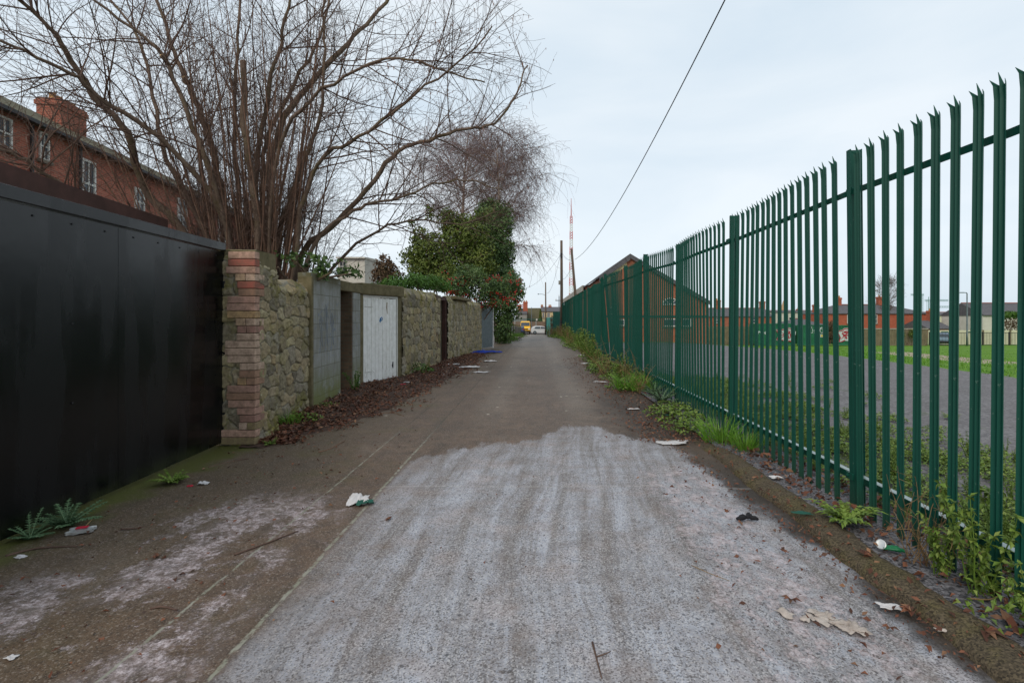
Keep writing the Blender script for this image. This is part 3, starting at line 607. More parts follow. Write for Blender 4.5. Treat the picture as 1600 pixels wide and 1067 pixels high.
for bi_, nb in enumerate(bands):
    long_front = bi_ % 2 == 0
    for k in range(nb):
        hgt = 0.093; a = (0.36 if long_front else 0.22) + U(-.03, .03); b = (0.12 if long_front else 0.225) + U(-.01, .01)
        if bi_ == 0: a = 0.45
        rn = random.choice([0.0, 0.1, 0.2, 0.3, 0.4, 0.5, 0.62, 0.78, 0.78]); rn = 0.92 if (bi_, k) in ((7, 1), (8, 1)) else (1.0 if (bi_, k) in ((0, 0), (1, 0)) else rn)
        j = U(-.004, .004)
        if U(0, 1) < 0.45 and not long_front:
            qm.box((-3.515 - a + j, 6.395, z), (-3.515 - a * 0.5 - 0.004, 6.395 + b, z + hgt - 0.008), min(.8, max(0, rn + U(-.1, .1))))
            qm.box((-3.515 - a * 0.5 + 0.004, 6.395, z), (-3.515 + j, 6.395 + b, z + hgt - 0.008), rn)
        else:
            qm.box((-3.515 - a + j, 6.395 + abs(j), z), (-3.515 + j, 6.395 + b, z + hgt - 0.008), rn)
        z += hgt
loc_build(qm, 'brick_quoin', M['quoin'], pier, po, bevel=0.006)
loc_build(MB().box((-3.93, 6.402, 0), (-3.523, 6.46, 2.465)).box((-3.60, 6.46, 0), (-3.523, 6.60, 2.465)), 'mortar', M['mortar'], pier, po) if False else None
rubble_obj('stone_side', pier, (-3.555, 6.50), (-3.57, 7.02), 0.0, lambda s: 2.44 - .12 * s, 0.011, 0.18, 0.045, 13, off=po)

# rubble wall, block wall, doors
def garden_wall(name, label, p, q, z0, ztop, step, cell, depth, seed):
    r_ = empty(name, ((p[0] + q[0]) / 2, (p[1] + q[1]) / 2, 0), label=label, cat='wall'); off = -Vector(r_.location)
    rubble_obj('stone_face', r_, p, q, z0, ztop, step, cell, depth, seed, off=off)
    loc_build(along(p, q, 0, min(ztop(0), ztop(1)) - 0.06, -0.40, -0.05), 'core', M['render'], r_, off)
    return r_, off
garden_wall('rubble_wall', 'short mossy rubble stone wall between the brick cornered pier and pale block wall', (-3.76, 6.7), (-3.82, 8.56), -0.02,
            lambda s: 2.14 + 0.05 * mnoise.noise(Vector((s * 3.3, 1, 2))) + 0.03 * s, 0.012, 0.20, 0.055, 23)
bw = empty('block_wall', (-3.9, 9.4, 0), label='painted concrete block wall with faint scribbles and dark doorway recess', cat='wall'); bo = -Vector(bw.location)
loc_build(along((-3.74, 8.5), (-3.84, 10.05), 0, 2.36, -0.22, 0), 'panel', M['block'], bw, bo, bevel=0.012)
loc_build(along((-3.735, 8.50), (-3.745, 8.60), 0, 2.30, -0.22, 0.010), 'end_post', M['render'], bw, bo, bevel=0.02)
sc_ = MB()
for u0, hh_ in ((.25, .55), (.42, .75), (.62, .6)):
    q = [Vector(lerp2((-3.735, 8.5), (-3.835, 10.05), u0 + .05 * math.sin(k * 1.9) + .012 * k) + (1.0 + hh_ * abs(math.sin(k * .8)) + .1 * k / 6,)) + Vector((.004, 0, 0)) for k in range(8)]
    sc_.tube(smooth_path(q, 4), .0045, 4)
loc_build(sc_, 'scribble', M['spray_faint'], bw, bo)
loc_build(along((-4.27, 10.0), (-4.27, 10.95), 0, 2.2, -0.1, 0.0), 'recess_back', M['render'], bw, bo)
M['jamb'] = brick_mat('old_brown_brick', c(112, 92, 74), c(88, 74, 62), c(96, 88, 74))
loc_build(along((-3.88, 10.85), (-3.90, 11.35), 0, 2.14, -0.45, 0), 'pillar', M['block'], bw, bo, bevel=0.01)
loc_build(MB().box((-4.34, 10.80, 0), (-3.895, 10.845, 2.14)), 'jamb', M['jamb'], bw, bo)
loc_build(along((-3.835, 10.05), (-3.91, 11.62), 2.145, 2.345, -0.4, 0.0), 'lintel', M['render'], bw, bo, bevel=0.02)
# white plank door, set at an angle
wd0, wd1 = (-3.95, 11.7), (-3.52, 12.87)
door = empty('garden_door', (-3.73, 12.28, 0.1), label='white painted plank garden door with blue spray mark', cat='door'); do_ = -Vector(door.location)
def door_mat():
    t = NT('flaking_white_paint'); X, Y, Z = t.xyz(); n = t.noise(8, 6, 0.7)
    col = t.mix(t.ramp(n, (0.4, 0.0), (0.7, 1.0)), c(236, 235, 232), c(216, 214, 208))
    dr = t.noise(5, 6, 0.7, t.map((3, 3, 0.3)))
    col = t.mix(t.math('MULTIPLY', t.step(dr, 0.55, 0.72), 0.6), col, c(146, 136, 118))
    pl = t.math('MULTIPLY', t.step(t.noise(14, 6, 0.75), 0.60, 0.64), t.step(Z, 0.9, 0.0)); col = t.mix(t.math('MULTIPLY', pl, 0.9), col, c(98, 86, 70))
    return t.fin(col, 0.6, t.bump(n, 0.2, 0.01), 0.35)
M['door'] = door_mat()
pm = MB(); NP = 9
for i in range(NP): along(lerp2(wd0, wd1, i / NP + 0.004), lerp2(wd0, wd1, (i + 1) / NP - 0.004), -0.02 + U(0, .03), 2.07 + U(-.006, .006), -0.03, U(-.002, .003), m=pm)
loc_build(pm, 'planks', M['door'], door, do_, bevel=0.006)
fm_ = along(lerp2(wd0, wd1, -0.03), lerp2(wd0, wd1, 1.04), 2.085, 2.13, -0.04, 0.01); along(lerp2(wd0, wd1, 1.005), lerp2(wd0, wd1, 1.04), 0, 2.083, -0.04, 0.01, m=fm_); along(lerp2(wd0, wd1, -0.035), lerp2(wd0, wd1, -0.006), 0, 2.083, -0.04, 0.006, m=fm_)
loc_build(fm_, 'frame', M['white_paint'], door, do_)
sp = MB()
dn = Vector((wd1[1] - wd0[1], -(wd1[0] - wd0[0]), 0)).normalized(); dd_ = Vector((wd1[0] - wd0[0], wd1[1] - wd0[1], 0)).normalized()
def on_door(u, z, o=0.006): return Vector((wd0[0], wd0[1], 0)) + dd_ * (u * 1.2465) + Vector((0, 0, z)) + dn * o
sp.tube([on_door(.46, 1.52), on_door(.49, 1.60), on_door(.53, 1.62), on_door(.55, 1.57), on_door(.51, 1.53), on_door(.50, 1.60), on_door(.48, 1.49)], 0.010, 5)
loc_build(sp, 'spray_mark', M['spray_blue'], door, do_)
loc_build(MB().tube([on_door(.69, 1.98), on_door(.685, 1.85), on_door(.70, 1.70)], [0.010, 0.012, 0.004], 5), 'worn_patch', M['deadgrass'], door, do_)
loc_build(MB().tube([on_door(.03, 1.86, .004), on_door(.25, 1.86, .004)], 0.012, 4).tube([on_door(.03, .36, .004), on_door(.25, .36, .004)], 0.012, 4), 'strap_hinges', M['white_paint'], door, do_)
loc_build(MB().tube([on_door(.88, .52, .01), on_door(.87, .42, .012), on_door(.88, .36, .01)], [0.012, 0.02, 0.008], 6), 'lock_hole', M['black'], door, do_)
ds = empty('door_surround', (-3.8, 12.2, 0), label='mossy rendered lintel and posts framing the white plank door', cat='door frame'); dso = -Vector(ds.location)
loc_build(along((-3.97, 11.55), (-3.42, 13.1), 2.135, 2.40, -0.35, 0.05), 'lintel', M['render'], ds, dso, bevel=0.03)
loc_build(along((-3.985, 11.38), (-3.965, 11.66), 0, 2.134, -0.3, 0.03), 'side_post', M['render'], ds, dso, bevel=0.02)
loc_build(along((-3.50, 12.92), (-3.44, 13.2), 0, 2.134, -0.4, 0.0), 'side_post', M['render'], ds, dso, bevel=0.02)
A0, A1 = (-3.47, 13.12), (-3.235, 17.0)
w1, o1 = garden_wall('rubble_wall', 'rounded top rubble wall between the white plank door and the narrow teal door', A0, A1, -0.02,
            lambda s: 2.40 - 0.25 * (1 - min(1, s / 0.35)) ** 2 + 0.05 * mnoise.noise(Vector((s * 1.4, 4, 2))), 0.022, 0.24, 0.06, 31)
loc_build(along((-3.25, 16.55), (-3.22, 17.15), 0, 2.35, -0.4, 0.025), 'block_end', M['jamb'], w1, o1, bevel=0.01)
td = empty('garden_door', (-3.35, 17.7, 0), label='narrow flaking teal door sunk in wall with rust brown frame post', cat='door'); to = -Vector(td.location)
loc_build(along((-3.42, 17.2), (-3.36, 18.1), 0.06, 2.2, -0.04, 0), 'boards', M['teal'], td, to)
loc_build(along((-3.19, 18.02), (-3.18, 18.14), 0.05, 2.32, -0.14, 0), 'frame_post', M['rustpost'], td, to)
loc_build(along((-3.28, 17.15), (-3.2, 18.01), 2.215, 2.33, -0.15, 0), 'head_beam', M['rustpost'], td, to)
B0, B1 = (-3.17, 18.15), (-2.77, 25.6)
w2, o2 = garden_wall('rubble_wall', 'long rubble wall under the red berry shrub before galvanised gate', B0, B1, -0.02,
            lambda s: 2.36 + 0.05 * mnoise.noise(Vector((s * 0.9, 7, 2))), 0.028, 0.23, 0.05, 41)
loc_build(along((-3.10, 19.0), (-2.93, 22.0), 2.30, 2.42, -0.4, 0.14), 'coping_slab', M['render'], w2, o2, bevel=0.02)
gd = empty('metal_door', (-2.5, 26.4, 0), label='grey galvanised sheet steel door at end of stone wall', cat='door'); go = -Vector(gd.location)
loc_build(along((-2.73, 25.9), (-2.33, 27.2), 0.08, 2.28, -0.04, 0), 'leaf', M['galv'], gd, go)
loc_build(along((-2.77, 25.65), (-2.745, 25.85), 0, 2.4, -0.12, 0.02), 'side_post', M['galv'], gd, go)
loc_build(along((-2.32, 27.22), (-2.30, 27.30), 0, 2.3, -0.08, 0.02), 'side_post', M['mastwhite'], gd, go)
loc_build(along((-2.73, 25.9), (-2.33, 27.2), 1.95, 2.0, 0.004, 0.03), 'brace', M['galv'], gd, go)
lw = empty('low_wall', (-2.2, 50, 0), label='low grey rendered wall beyond the dark ivy at the left of the lane', cat='wall')
m_ = MB()
for k in range(9):
    p = (-2.35 + 0.02 * k, 34 + 4 * k); q = (-2.35 + 0.02 * (k + 1), 38 + 4 * k - 0.03)
    along(p, q, -1.4, 1.1 + alley_h(36 + 4 * k), -0.25, 0, m=m_)
loc_build(m_, 'panels', M['grey_render'], lw, -Vector(lw.location))
m_ = MB()
for k in range(10): along((-2.35 + 0.02 * k, 33.85 + 4 * k), (-2.35 + 0.02 * k, 34.15 + 4 * k), -1.4, 1.32 + alley_h(34 + 4 * k), -0.28, 0.06, m=m_)
loc_build(m_, 'piers', M['render'], lw, -Vector(lw.location))

# ------------------------------------------------------------------ palisade fence
M['rail_sheen'] = simple('pale_rail_sheen', c(160, 174, 172), c(132, 150, 146), 0.4, 9, 0.05, 0.5)  # pale colour standing in for sky reflected on the rail tops
FX = 2.70; PITCH = 0.152; Y0 = 1.55; BAY = 2.75; NB = 19
def lean(Y): return 0.095 * max(0, 1 - abs(Y - 18.05) / 2.75) + 0.012 * math.sin(Y * 1.7)
def fence_top(Y): return 3.0 + 0.10 * sm(9.5, 13, Y)
fence = empty('palisade_fence', (FX, Y0, 0), label='long dark green steel palisade fence with split pointed tops', cat='fence'); fo = Vector((-FX, -Y0, 0))
def pale_mesh():
    m = MB(); S = [-.035, -.022, -.011, 0, .011, .022, .035]; D = [0.0, 0.004, .017, .004, .017, .004, .0]
    D = [0.020, 0.004, 0.004, 0.018, 0.004, 0.004, 0.020]
    lv = [(0.0, [0] * 7, [0] * 7), (2.84, [0] * 7, [0] * 7),
          (2.91, [.0, 0, -.004, .020, -.004, 0, .012], [-.003, -.001, 0, -.006, 0, -.002, -.008]),
          (2.93, [.006, -.006, -.018, .056, -.018, -.008, .026], [-.006, -.002, 0, -.014, 0, -.004, -.026])]
    vs = []
    for z, dz, dx in lv:
        for side in (0, 0.0035):
            for i in range(7):
                sp_ = S[i] * (1.0 + (0.10 if (z > 2.92 and i == 6) else 0)); vs.append((-D[i] + side + dx[i] * 1.0, sp_, z + dz[i]))
    n = 14; fs = []
    for l in range(len(lv) - 1):
        for i in range(6):
            a = l * n + i; fs.append((a, a + n, a + n + 1, a + 1)); b = a + 7; fs.append((b, b + 1, b + n + 1, b + n))
        for i in (0, 6):
            a = l * n + i; fs.append((a, a + 7, a + n + 7, a + n))
    for i in range(6):
        a = (len(lv) - 1) * n + i; fs.append((a, a + 1, a + 8, a + 7)); fs.append((i, i + 7, i + 8, i + 1))
    m.add(vs, fs); return m
pale0 = pale_mesh().build('pale', M['fence'], fence)
rest = MB(); n_ind = 0; first = True
for b in range(NB):
    for i in range(17):
        Y = Y0 + BAY * b + 0.159 + i * PITCH + U(-.004, .004)
        if Y < 2.3: continue
        zs = fence_top(Y) / 2.98; g = alley_h(Y); ln = lean(Y); tw = U(-.05, .05); sk = U(-.0022, .0022)
        X = FX - 0.062
        if n_ind < 100:
            o = pale0 if first else pale0.copy()
            if not first: C.objects.link(o); o.parent = fence
            first = False; n_ind += 1
            o.location = Vector((X, Y, 0.0)) + fo; o.rotation_euler = (sk * (3 if random.random() < .08 else 1), -ln, tw * (2 if random.random() < .1 else 1)); o.scale = (1, 1, zs)
        else:
            vs = [(X + v[0] - ln * v[2], Y + v[1], v[2] * zs + g) for v in pale0_v] if False else None
            src = pale_mesh() if not hasattr(rest, 'src') else rest.src; rest.src = src
            rest.add([(X + v[0] - ln * v[2], Y + v[1] + sk * v[2], v[2] * zs * (1 - g / 3) + g) for v in src.v], src.f)
o = loc_build(rest, 'pale', M['fence'], fence, fo); tag(o, kind='stuff')
def post_mesh():
    m = MB(); a, b = 0.05, 0.0275
    m.box((-a, -b, -0.1), (-a + 0.007, b, 3.0)); m.box((a - 0.007, -b, -0.1), (a, b, 3.0)); m.box((-a + 0.007, -0.003, -0.1), (a - 0.007, 0.003, 2.998)); return m
post0 = post_mesh().build('post', M['fence'], fence)
for b in range(NB + 1):
    Y = Y0 + BAY * b
    o = post0 if b == 0 else post0.copy()
    if b: C.objects.link(o); o.parent = fence
    o.location = Vector((FX + 0.0, Y, alley_h(Y))) + fo; o.rotation_euler = (0, -lean(Y), 0); o.scale = (1, 1, (fence_top(Y) + (0.07 if b > 3 else 0.01)) / 3.0)
for b in range(NB):
    ya, yb = Y0 + BAY * b + 0.035, Y0 + BAY * (b + 1) - 0.035
    for z in (0.29, 2.68):
        m = MB(); vs = []
        for Y in (ya, (ya + yb) / 2, yb):
            zz = (z + alley_h(Y)) * (1 if z < 1 else fence_top(Y) / 3.0); lx = lean(Y) * z
            for x, q in ((-0.030, -0.05), (-0.026, -0.05), (-0.026, -0.004), (0.024, -0.004), (0.024, 0.0), (-0.030, 0.0)):
                vs.append((FX + x - lx, Y, zz + q))
        fs = [(l * 6 + i, l * 6 + (i + 1) % 6, (l + 1) * 6 + (i + 1) % 6, (l + 1) * 6 + i) for l in range(2) for i in range(6)] + [(5, 4, 3, 2, 1, 0), (12, 13, 14, 15, 16, 17)]
        m.add(vs, fs); r_o = loc_build(m, 'rail', M['fence'], fence, fo)
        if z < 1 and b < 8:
            m = MB(); m.box((FX - .027, ya, z + .001), (FX + .023, yb, z + .004)); loc_build(m, 'sky_sheen_strip', M['rail_sheen'], r_o, fo)  # added pale strip: sky reflection painted along the bottom rail's upper face
for b in range(1, 6):
    for z in (0.265, 2.655):
        Y = Y0 + BAY * b; m = MB(); m.box((FX - 0.064, Y - 0.03, z - 0.02), (FX - 0.052, Y + 0.06, z + 0.035)); m.lathe([(0.014, 0), (0.014, 0.008), (0.006, 0.012)], (0, 0, 0), 8)
        n8 = 24
        for k in range(len(m.v) - 24, len(m.v)):
            x, y, zz = m.v[k]; m.v[k] = (FX - 0.064 - zz, Y + 0.035 + x, z + 0.008 + y)
        loc_build(m, 'bracket', M['fence'], fence, fo)

# ------------------------------------------------------------------ trees
def grow(p, d, length, r0, r1, n=6, wig=0.12, up=0.0):
    pts = [Vector(p)]; d = d.normalized(); st = length / n
    for i in range(n):
        d = (d + rv() * wig + Vector((0, 0, up))).normalized(); pts.append(pts[-1] + d * st)
    return pts, [r0 + (r1 - r0) * i / n for i in range(n + 1)]
def perp(d):
    v = rv(); v = v - d * v.dot(d); return v.normalized()
def coppice():
    root = empty('coppiced_tree', (-5.2, 9.6, 0), label='many stemmed bare tree spreading behind the stone wall at the left', cat='tree'); off = -Vector(root.location)
    tr, sh, tw, ck, ct = MB(), MB(), MB(), MB(), MB()
    limbs = [   # (px, py, distance) along each big stem as it stands behind the wall, and its radius
        ([(372, 560, 9.7), (300, 380, 9.6), (226, 298, 9.4), (197, 208, 9.1), (157, 163, 8.8), (112, 96, 8.4), (76, 42, 8.0), (20, -10, 7.6), (-60, -80, 7.2)], .085),
        ([(384, 560, 9.2), (350, 340, 9.0), (284, 253, 8.6), (214, 188, 8.2), (152, 152, 7.8), (112, 115, 7.5), (36, 81, 7.0), (-30, 55, 6.6), (-120, 20, 6.2)], .055),
        ([(392, 560, 9.9), (352, 330, 10.0), (330, 230, 10.1), (306, 157, 10.1), (287, 118, 10.1), (270, 70, 10.2), (247, 5, 10.3), (230, -70, 10.4), (200, -180, 10.5)], .075),
        ([(402, 560, 9.0), (402, 350, 9.0), (390, 250, 9.0), (383, 200, 9.0), (383, 96, 9.0)], .062),
        ([(396, 560, 10.4), (376, 330, 10.4), (366, 200, 10.5), (369, 110, 10.5), (376, 0, 10.6), (380, -160, 10.8)], .060),
        ([(404, 560, 9.6), (400, 300, 9.5), (420, 140, 9.4), (438, 70, 9.3), (455, -10, 9.2), (480, -130, 9.0)], .060),
        ([(414, 560, 9.4), (420, 330, 9.4), (430, 220, 9.5), (466, 154, 9.6), (521, 89, 9.7), (564, 49, 9.9), (603, 3, 10.1), (650, -60, 10.4), (700, -120, 10.6)], .075),
        ([(416, 560, 10.0), (412, 320, 10.1), (416, 225, 10.2), (459, 131, 10.4), (500, 60, 10.6), (520, -40, 10.8), (540, -150, 11.0)], .058),
        ([(430, 560, 9.8), (472, 400, 9.8), (528, 348, 9.8), (584, 282, 9.8), (623, 236, 9.9), (672, 220, 10.0), (728, 200, 10.1), (771, 194, 10.2), (807, 144, 10.3), (823, 102, 10.4)], .062),
        ([(436, 560, 9.4), (486, 390, 9.4), (540, 338, 9.4), (584, 318, 9.5), (636, 305, 9.6), (689, 285, 9.8), (740, 284, 10.0), (790, 300, 10.2)], .042),
        ([(424, 560, 9.7), (440, 360, 9.7), (452, 318, 9.6), (479, 243, 9.5), (502, 184, 9.4), (508, 98, 9.3), (506, 20, 9.2), (512, -80, 9.1)], .058),
        ([(378, 560, 9.5), (318, 360, 9.6), (262, 250, 9.9), (240, 150, 10.2), (215, 60, 10.5), (160, -20, 10.8), (120, -110, 11.0)], .06),
        ([(388, 560, 9.0), (340, 300, 8.9), (300, 200, 8.7), (262, 100, 8.5), (222, 55, 8.3), (150, 0, 8.0), (100, -60, 7.8)], .055),
        ([(300, 470, 8.6), (150, 330, 8.0), (70, 270, 7.4), (20, 240, 7.0), (-40, 225, 6.6)], .045),
        ([(442, 560, 10.6), (520, 420, 10.8), (590, 360, 11.0), (650, 345, 11.4), (720, 350, 11.8), (780, 330, 12.0)], .04),
        ([(448, 560, 9.3), (470, 330, 9.0), (510, 245, 8.7), (560, 215, 8.4), (630, 160, 8.1), (700, 110, 7.9), (770, 45, 7.7)], .045),
        ([(412, 560, 9.2), (430, 270, 8.8), (470, 170, 8.4), (540, 120, 8.1), (620, 90, 7.9), (690, 110, 7.8), (760, 130, 7.7)], .04),
    ]
    seeds = []
    for ctrl, r0 in limbs:
        pts = smooth_path([at(*q) for q in ctrl], 4); n = len(pts)
        pts = [p + rv() * 0.03 for p in pts]
        r1 = r0 * (0.85 if ctrl[-1][1] == 96 else 0.22)
        rad = [(r0 + (r1 - r0) * (i / (n - 1)) ** 0.85) * (1 + 0.12 * mnoise.noise(pts[i] * 3)) for i in range(n)]
        tr.tube(pts, rad, 8)
        if ctrl[-1][1] == 96:
            d = (pts[-1] - pts[-2]).normalized(); ct.cyl(pts[-1] - d * 0.01, pts[-1] + d * 0.006, r1 * 0.96, sides=10)
        seeds.append((pts, rad))
    # stubs with pale saw cuts
    for li, ti, r in ((2, 14, .04), (12, 12, .028), (4, 11, .03), (7, 9, .03)):
        b = seeds[li][0][ti]; d = Vector((U(-.2, .3), -0.8, 0.55)).normalized(); tr.tube([b, b + d * .1, b + d * .17], [r * 1.15, r, r], 8); ct.cyl(b + d * .168, b + d * .176, r * .95, sides=10)
    # straight young shoots from the stool
    for k in range(215):
        bx = random.gauss(400, 42); b = at(bx, 560, U(8.9, 10.6)); b.z = U(0.2, 1.3)
        fan = (bx - 400) / 240 + random.gauss(0, .16); d = Vector((fan, U(-.28, .22), 1.0)).normalized()
        L_ = U(2.6, 7.2); r = U(.010, .026); pts, rad = grow(b, d, L_, r, .004, 9, 0.045, 0.02)
        if any((p.z < 2.75 and p.x > -4.3) or p.x > 0.0 for p in pts): continue
        sh.tube(pts, rad, 5)
        seeds.append((pts, [x * 0.8 for x in rad]))
    def twigs(pts, rad, n, lo, hi, lvl, start=0.3):
        for _ in range(n):
            t = U(start, 1.0) * (len(pts) - 1); i = min(int(t), len(pts) - 2); p = pts[i].lerp(pts[i + 1], t - i); d = (pts[i + 1] - pts[i]).normalized()
            dd = (d * U(.35, .95) + perp(d) * U(.5, 1.0) + Vector((0, 0, U(-.1, .28)))).normalized(); L_ = U(lo, hi)
            r = min(rad[i] * 0.55, .004 + L_ * .0052)
            if p.x + dd.x * L_ > 0.35: continue
            q, rr = grow(p, dd, L_, r, .0022 if lvl > 1 else .003, 6 if lvl < 2 else 4, 0.17, 0.015)
            (tr if r > .018 else tw).tube(q, rr, 4 if lvl < 2 else 3, cap=False)
            if lvl == 1: twigs(q, rr, random.randint(6, 10), .25, .85, 2, 0.12)
            elif lvl == 2:
                if U(0, 1) < .55: twigs(q, rr, 2, .12, .38, 3, 0.2)
                if q[-1].x > -2.6 and U(0, 1) < .45:
                    e = q[-1]; ck.tube([e, e + Vector((U(-.01, .01), 0, -U(.02, .05)))], [.007, .004], 4)
    for j, (pts, rad) in enumerate(seeds):
        if j < len(limbs): 
            if limbs[j][0][-1][1] == 96: twigs(pts, rad, 3, .4, 1.0, 1, .6); continue
            twigs(pts, rad, 31, .6, 2.2, 1, .24)
        else: twigs(pts, rad, 4, .4, 1.3, 1, .35)
    loc_build(tr, 'trunk', M['bark'], root, off, smooth=True); loc_build(sh, 'shoots', M['shoot'], root, off, smooth=True)
    loc_build(tw, 'crown', M['twig'], root, off); tag(loc_build(ck, 'catkins', M['leafbrown'], root, off), kind='stuff'); loc_build(ct, 'cut_ends', M['cutwood'], root, off)
coppice()
def birch(name, label, base, height, spread, n_limb, seed, droop=True, twn=14, matw='birch_twig', rt=0.16, tw_r=0.010, bias=Vector((0, 0, 0)), group=None):
    random.seed(seed); root = empty(name, base, label=label, cat='tree', group=group); tr, tw = MB(), MB()
    pts, rad = grow(Vector((0, 0, 0)), Vector((U(-.05, .05), U(-.05, .05), 1)), height * 0.92, rt, rt * 0.15, 12, 0.05); tr.tube(pts, rad, 7)
    for k in range(n_limb):
        t = U(.40, .98) * 12; i = min(int(t), 11); p = pts[i].lerp(pts[i + 1], t - i)
        a = U(0, 2 * math.pi); f = 1.15 - (t / 12) * 0.65
        d = Vector((math.cos(a), math.sin(a), U(.5, 1.1))) + bias; L_ = spread * f * U(.6, 1.1)
        q, rr = grow(p, d, L_, max(.012, rad[i] * .34), tw_r * 1.2, 8, .13, -0.075 if droop else 0.03)
        if droop and q[-1].x + base[0] > 1.5: q, rr = grow(p, d, L_ * .55, max(.012, rad[i] * .25), tw_r * 1.2, 8, .13, -0.11)
        tr.tube(q, rr, 5)
        for _ in range(twn):
            tt = U(.2, 1) * 8; j = min(int(tt), 7); s = q[j].lerp(q[j + 1], tt - j); dd = (q[j + 1] - q[j]).normalized()
            q2, r2 = grow(s, dd + perp(dd) * U(.4, 1), U(.5, 1.7) * spread / 4, tw_r * 1.1, tw_r * .7, 5, .2, -0.14 if droop else 0.05); tw.tube(q2, r2, 3, cap=False)
            for _ in range(5):
                e = q2[random.randint(1, 5)]; q3, r3 = grow(e, rv() + Vector((0, 0, -.6 if droop else .4)), U(.3, 1.1) * spread / 4, tw_r * .75, tw_r * .4, 4, .18, -0.2 if droop else 0.0); tw.tube(q3, r3, 3, cap=False)
    tr.build('trunk', M['birch'] if droop else M['bark'], root, smooth=True); tw.build('crown', M[matw], root)
    return root
birch('birch_tree', 'weeping bare birch with pale trunk behind the evergreen bush', (-6.0, 42, 0), 18.2, 7.6, 60, 3, True, 18, rt=.26, tw_r=.0095, bias=Vector((.1, 0, .2)))
birch('birch_tree', 'smaller bare birch drooping over the lane beside the dark ivy', (-2.0, 37, 0), 15.0, 6.4, 56, 5, True, 18, rt=.2, tw_r=.0085, bias=Vector((.22, 0, .15)))
birch('bare_tree', 'bare leafless tree in front of the red house beyond the field', tuple(at(1384, 520, 72)[:2]) + (-1.6,), 8.6, 3.2, 26, 8, False, 10, matw='twig', rt=.16, tw_r=.012)
random.seed(21)

# leafy masses: many leaf-sized faces through a lumpy volume
def leafy(lumps, n, size, seed, hang=0.2, cull=-0.36):
    random.seed(seed); m = MB(); tot = sum(r[0] * r[1] * r[2] for _, r in lumps)
    for ctr, r in lumps:
        k = int(n * r[0] * r[1] * r[2] / tot) + 8; ctr = Vector(ctr)
        for _ in range(k):
            v = rv(); f = U(0, 1) ** 0.33
            rr = 1 + 0.35 * mnoise.noise(v * 2.1 + ctr)
            p = ctr + Vector((v.x * r[0], v.y * r[1], v.z * r[2])) * f * rr
            g = mnoise.noise(p * (1.1 / max(r))) * .5 + .5
            if mnoise.noise(p * 1.9) < cull: continue
            nrm = (v + rv() * .9).normalized(); d = perp(nrm) + Vector((0, 0, -hang)); d.normalize(); s = size * U(.6, 1.25)
            m.leaf(p, nrm * 0 + d, nrm, s * (1.5 if random.random() < .15 else 1), s * U(.5, .85), min(1, max(0, .15 + .55 * g + U(-.25, .25))))
    return m
def leafy_thing(name, label, cat, base, lumps, n, size, mat, seed, stems=10, stem_mat='bark', group=None, hang=.2):
    root = empty(name, base, label=label, cat=cat, group=group); off = -Vector(base)
    lo = [(Vector(cn) + off, r) for cn, r in lumps]
    leafy(lo, n, size, seed, hang).build('crown' if cat == 'tree' else 'leaves', M[mat], root)
    s = MB()
    for k in range(stems):
        cn, r = lo[k % len(lo)]; q, rr = grow(Vector((U(-.3, .3), U(-.2, .2), 0)) if True else 0, cn - Vector((0, 0, 0)) + rv() * .3, (cn.length) * U(.85, 1.05), .04, .012, 7, .06); s.tube(q, rr, 5)
    s.build('trunk' if cat == 'tree' else 'stems', M[stem_mat], root); return root
# evergreen bush above the wall, and the ivy-clad stump beside it
leafy_thing('evergreen_bush', 'big olive green evergreen bush rising above the stone wall', 'bush', (-4.6, 29.5, 0),
    [(at(682, 392, 29), (1.1, 1.2, 1.1)), (at(728, 372, 30), (1.35, 1.3, 1.35)), (at(655, 372, 30), (.55, .7, .8)), (at(660, 425, 28.5), (.9, 1.0, .8)), (at(700, 345, 30), (.7, .8, .8)), (at(700, 425, 29), (1.3, 1.2, .9)), (at(745, 410, 30), (1.2, 1.2, 1.3)), (at(640, 345, 30), (.32, .4, .4)), (at(672, 332, 30), (.3, .4, .5)), (at(757, 335, 30), (.5, .6, .5)), (at(640, 405, 29), (.6, .6, .6)), (at(655, 400, 29), (.8, .8, .8)), (at(690, 440, 27.5), (.9, .8, .5))], 18500, .17, 'shrub', 3, 14)
leafy_thing('ivy_clad_tree', 'dark green ivy covered stump with ragged top beside the lane', 'tree', (-2.5, 33.5, 0),
    [(at(775, 350, 33), (1.15, 1.0, 1.5)), (at(775, 395, 33), (1.3, 1.0, 1.5)), (at(785, 440, 32.5), (1.15, .9, 1.3)), (at(790, 480, 32.2), (.95, .8, 1.2)), (at(786, 515, 32), (.62, .7, 1.1)), (at(760, 330, 33), (.8, .8, .7)), (at(808, 455, 32.5), (.55, .6, .7))], 20000, .16, 'ivy', 4, 9)
bs = leafy_thing('berry_shrub', 'cotoneaster shrub with red berries spilling over the stone wall', 'shrub', (-3.6, 25.5, 0),
    [(at(715, 448, 25), (.62, .8, .62)), (at(745, 452, 25.5), (.8, .9, .6)), (at(775, 450, 26.5), (.8, .8, .65)), (at(800, 440, 27.5), (.5, .6, .6)), (at(735, 430, 25.5), (.9, .8, .55)), (at(765, 472, 26), (.7, .6, .4))], 10500, .105, 'ivy', 6, 12)
random.seed(9); bm = MB()
for k in range(78):
    px, py = U(688, 815), 480 - 55 * U(0, 1) ** 1.3
    if py > 474 and px < 725: continue
    ctr = at(px, py, 24.35 + (px - 700) * .02)
    for j in range(random.randint(2, 13)):
        p = ctr + Vector((U(-.17, .17), U(-.12, .12), U(-.09, .09))); m0 = MB(); bm.lathe([(.005, -.028), (.026, -.01), (.027, .008), (.008, .026)], p, 6, U(0, 1))
tag(loc_build(bm, 'berries', M['berry'], bs, Vector((3.6, -25.5, 0))), kind='stuff')
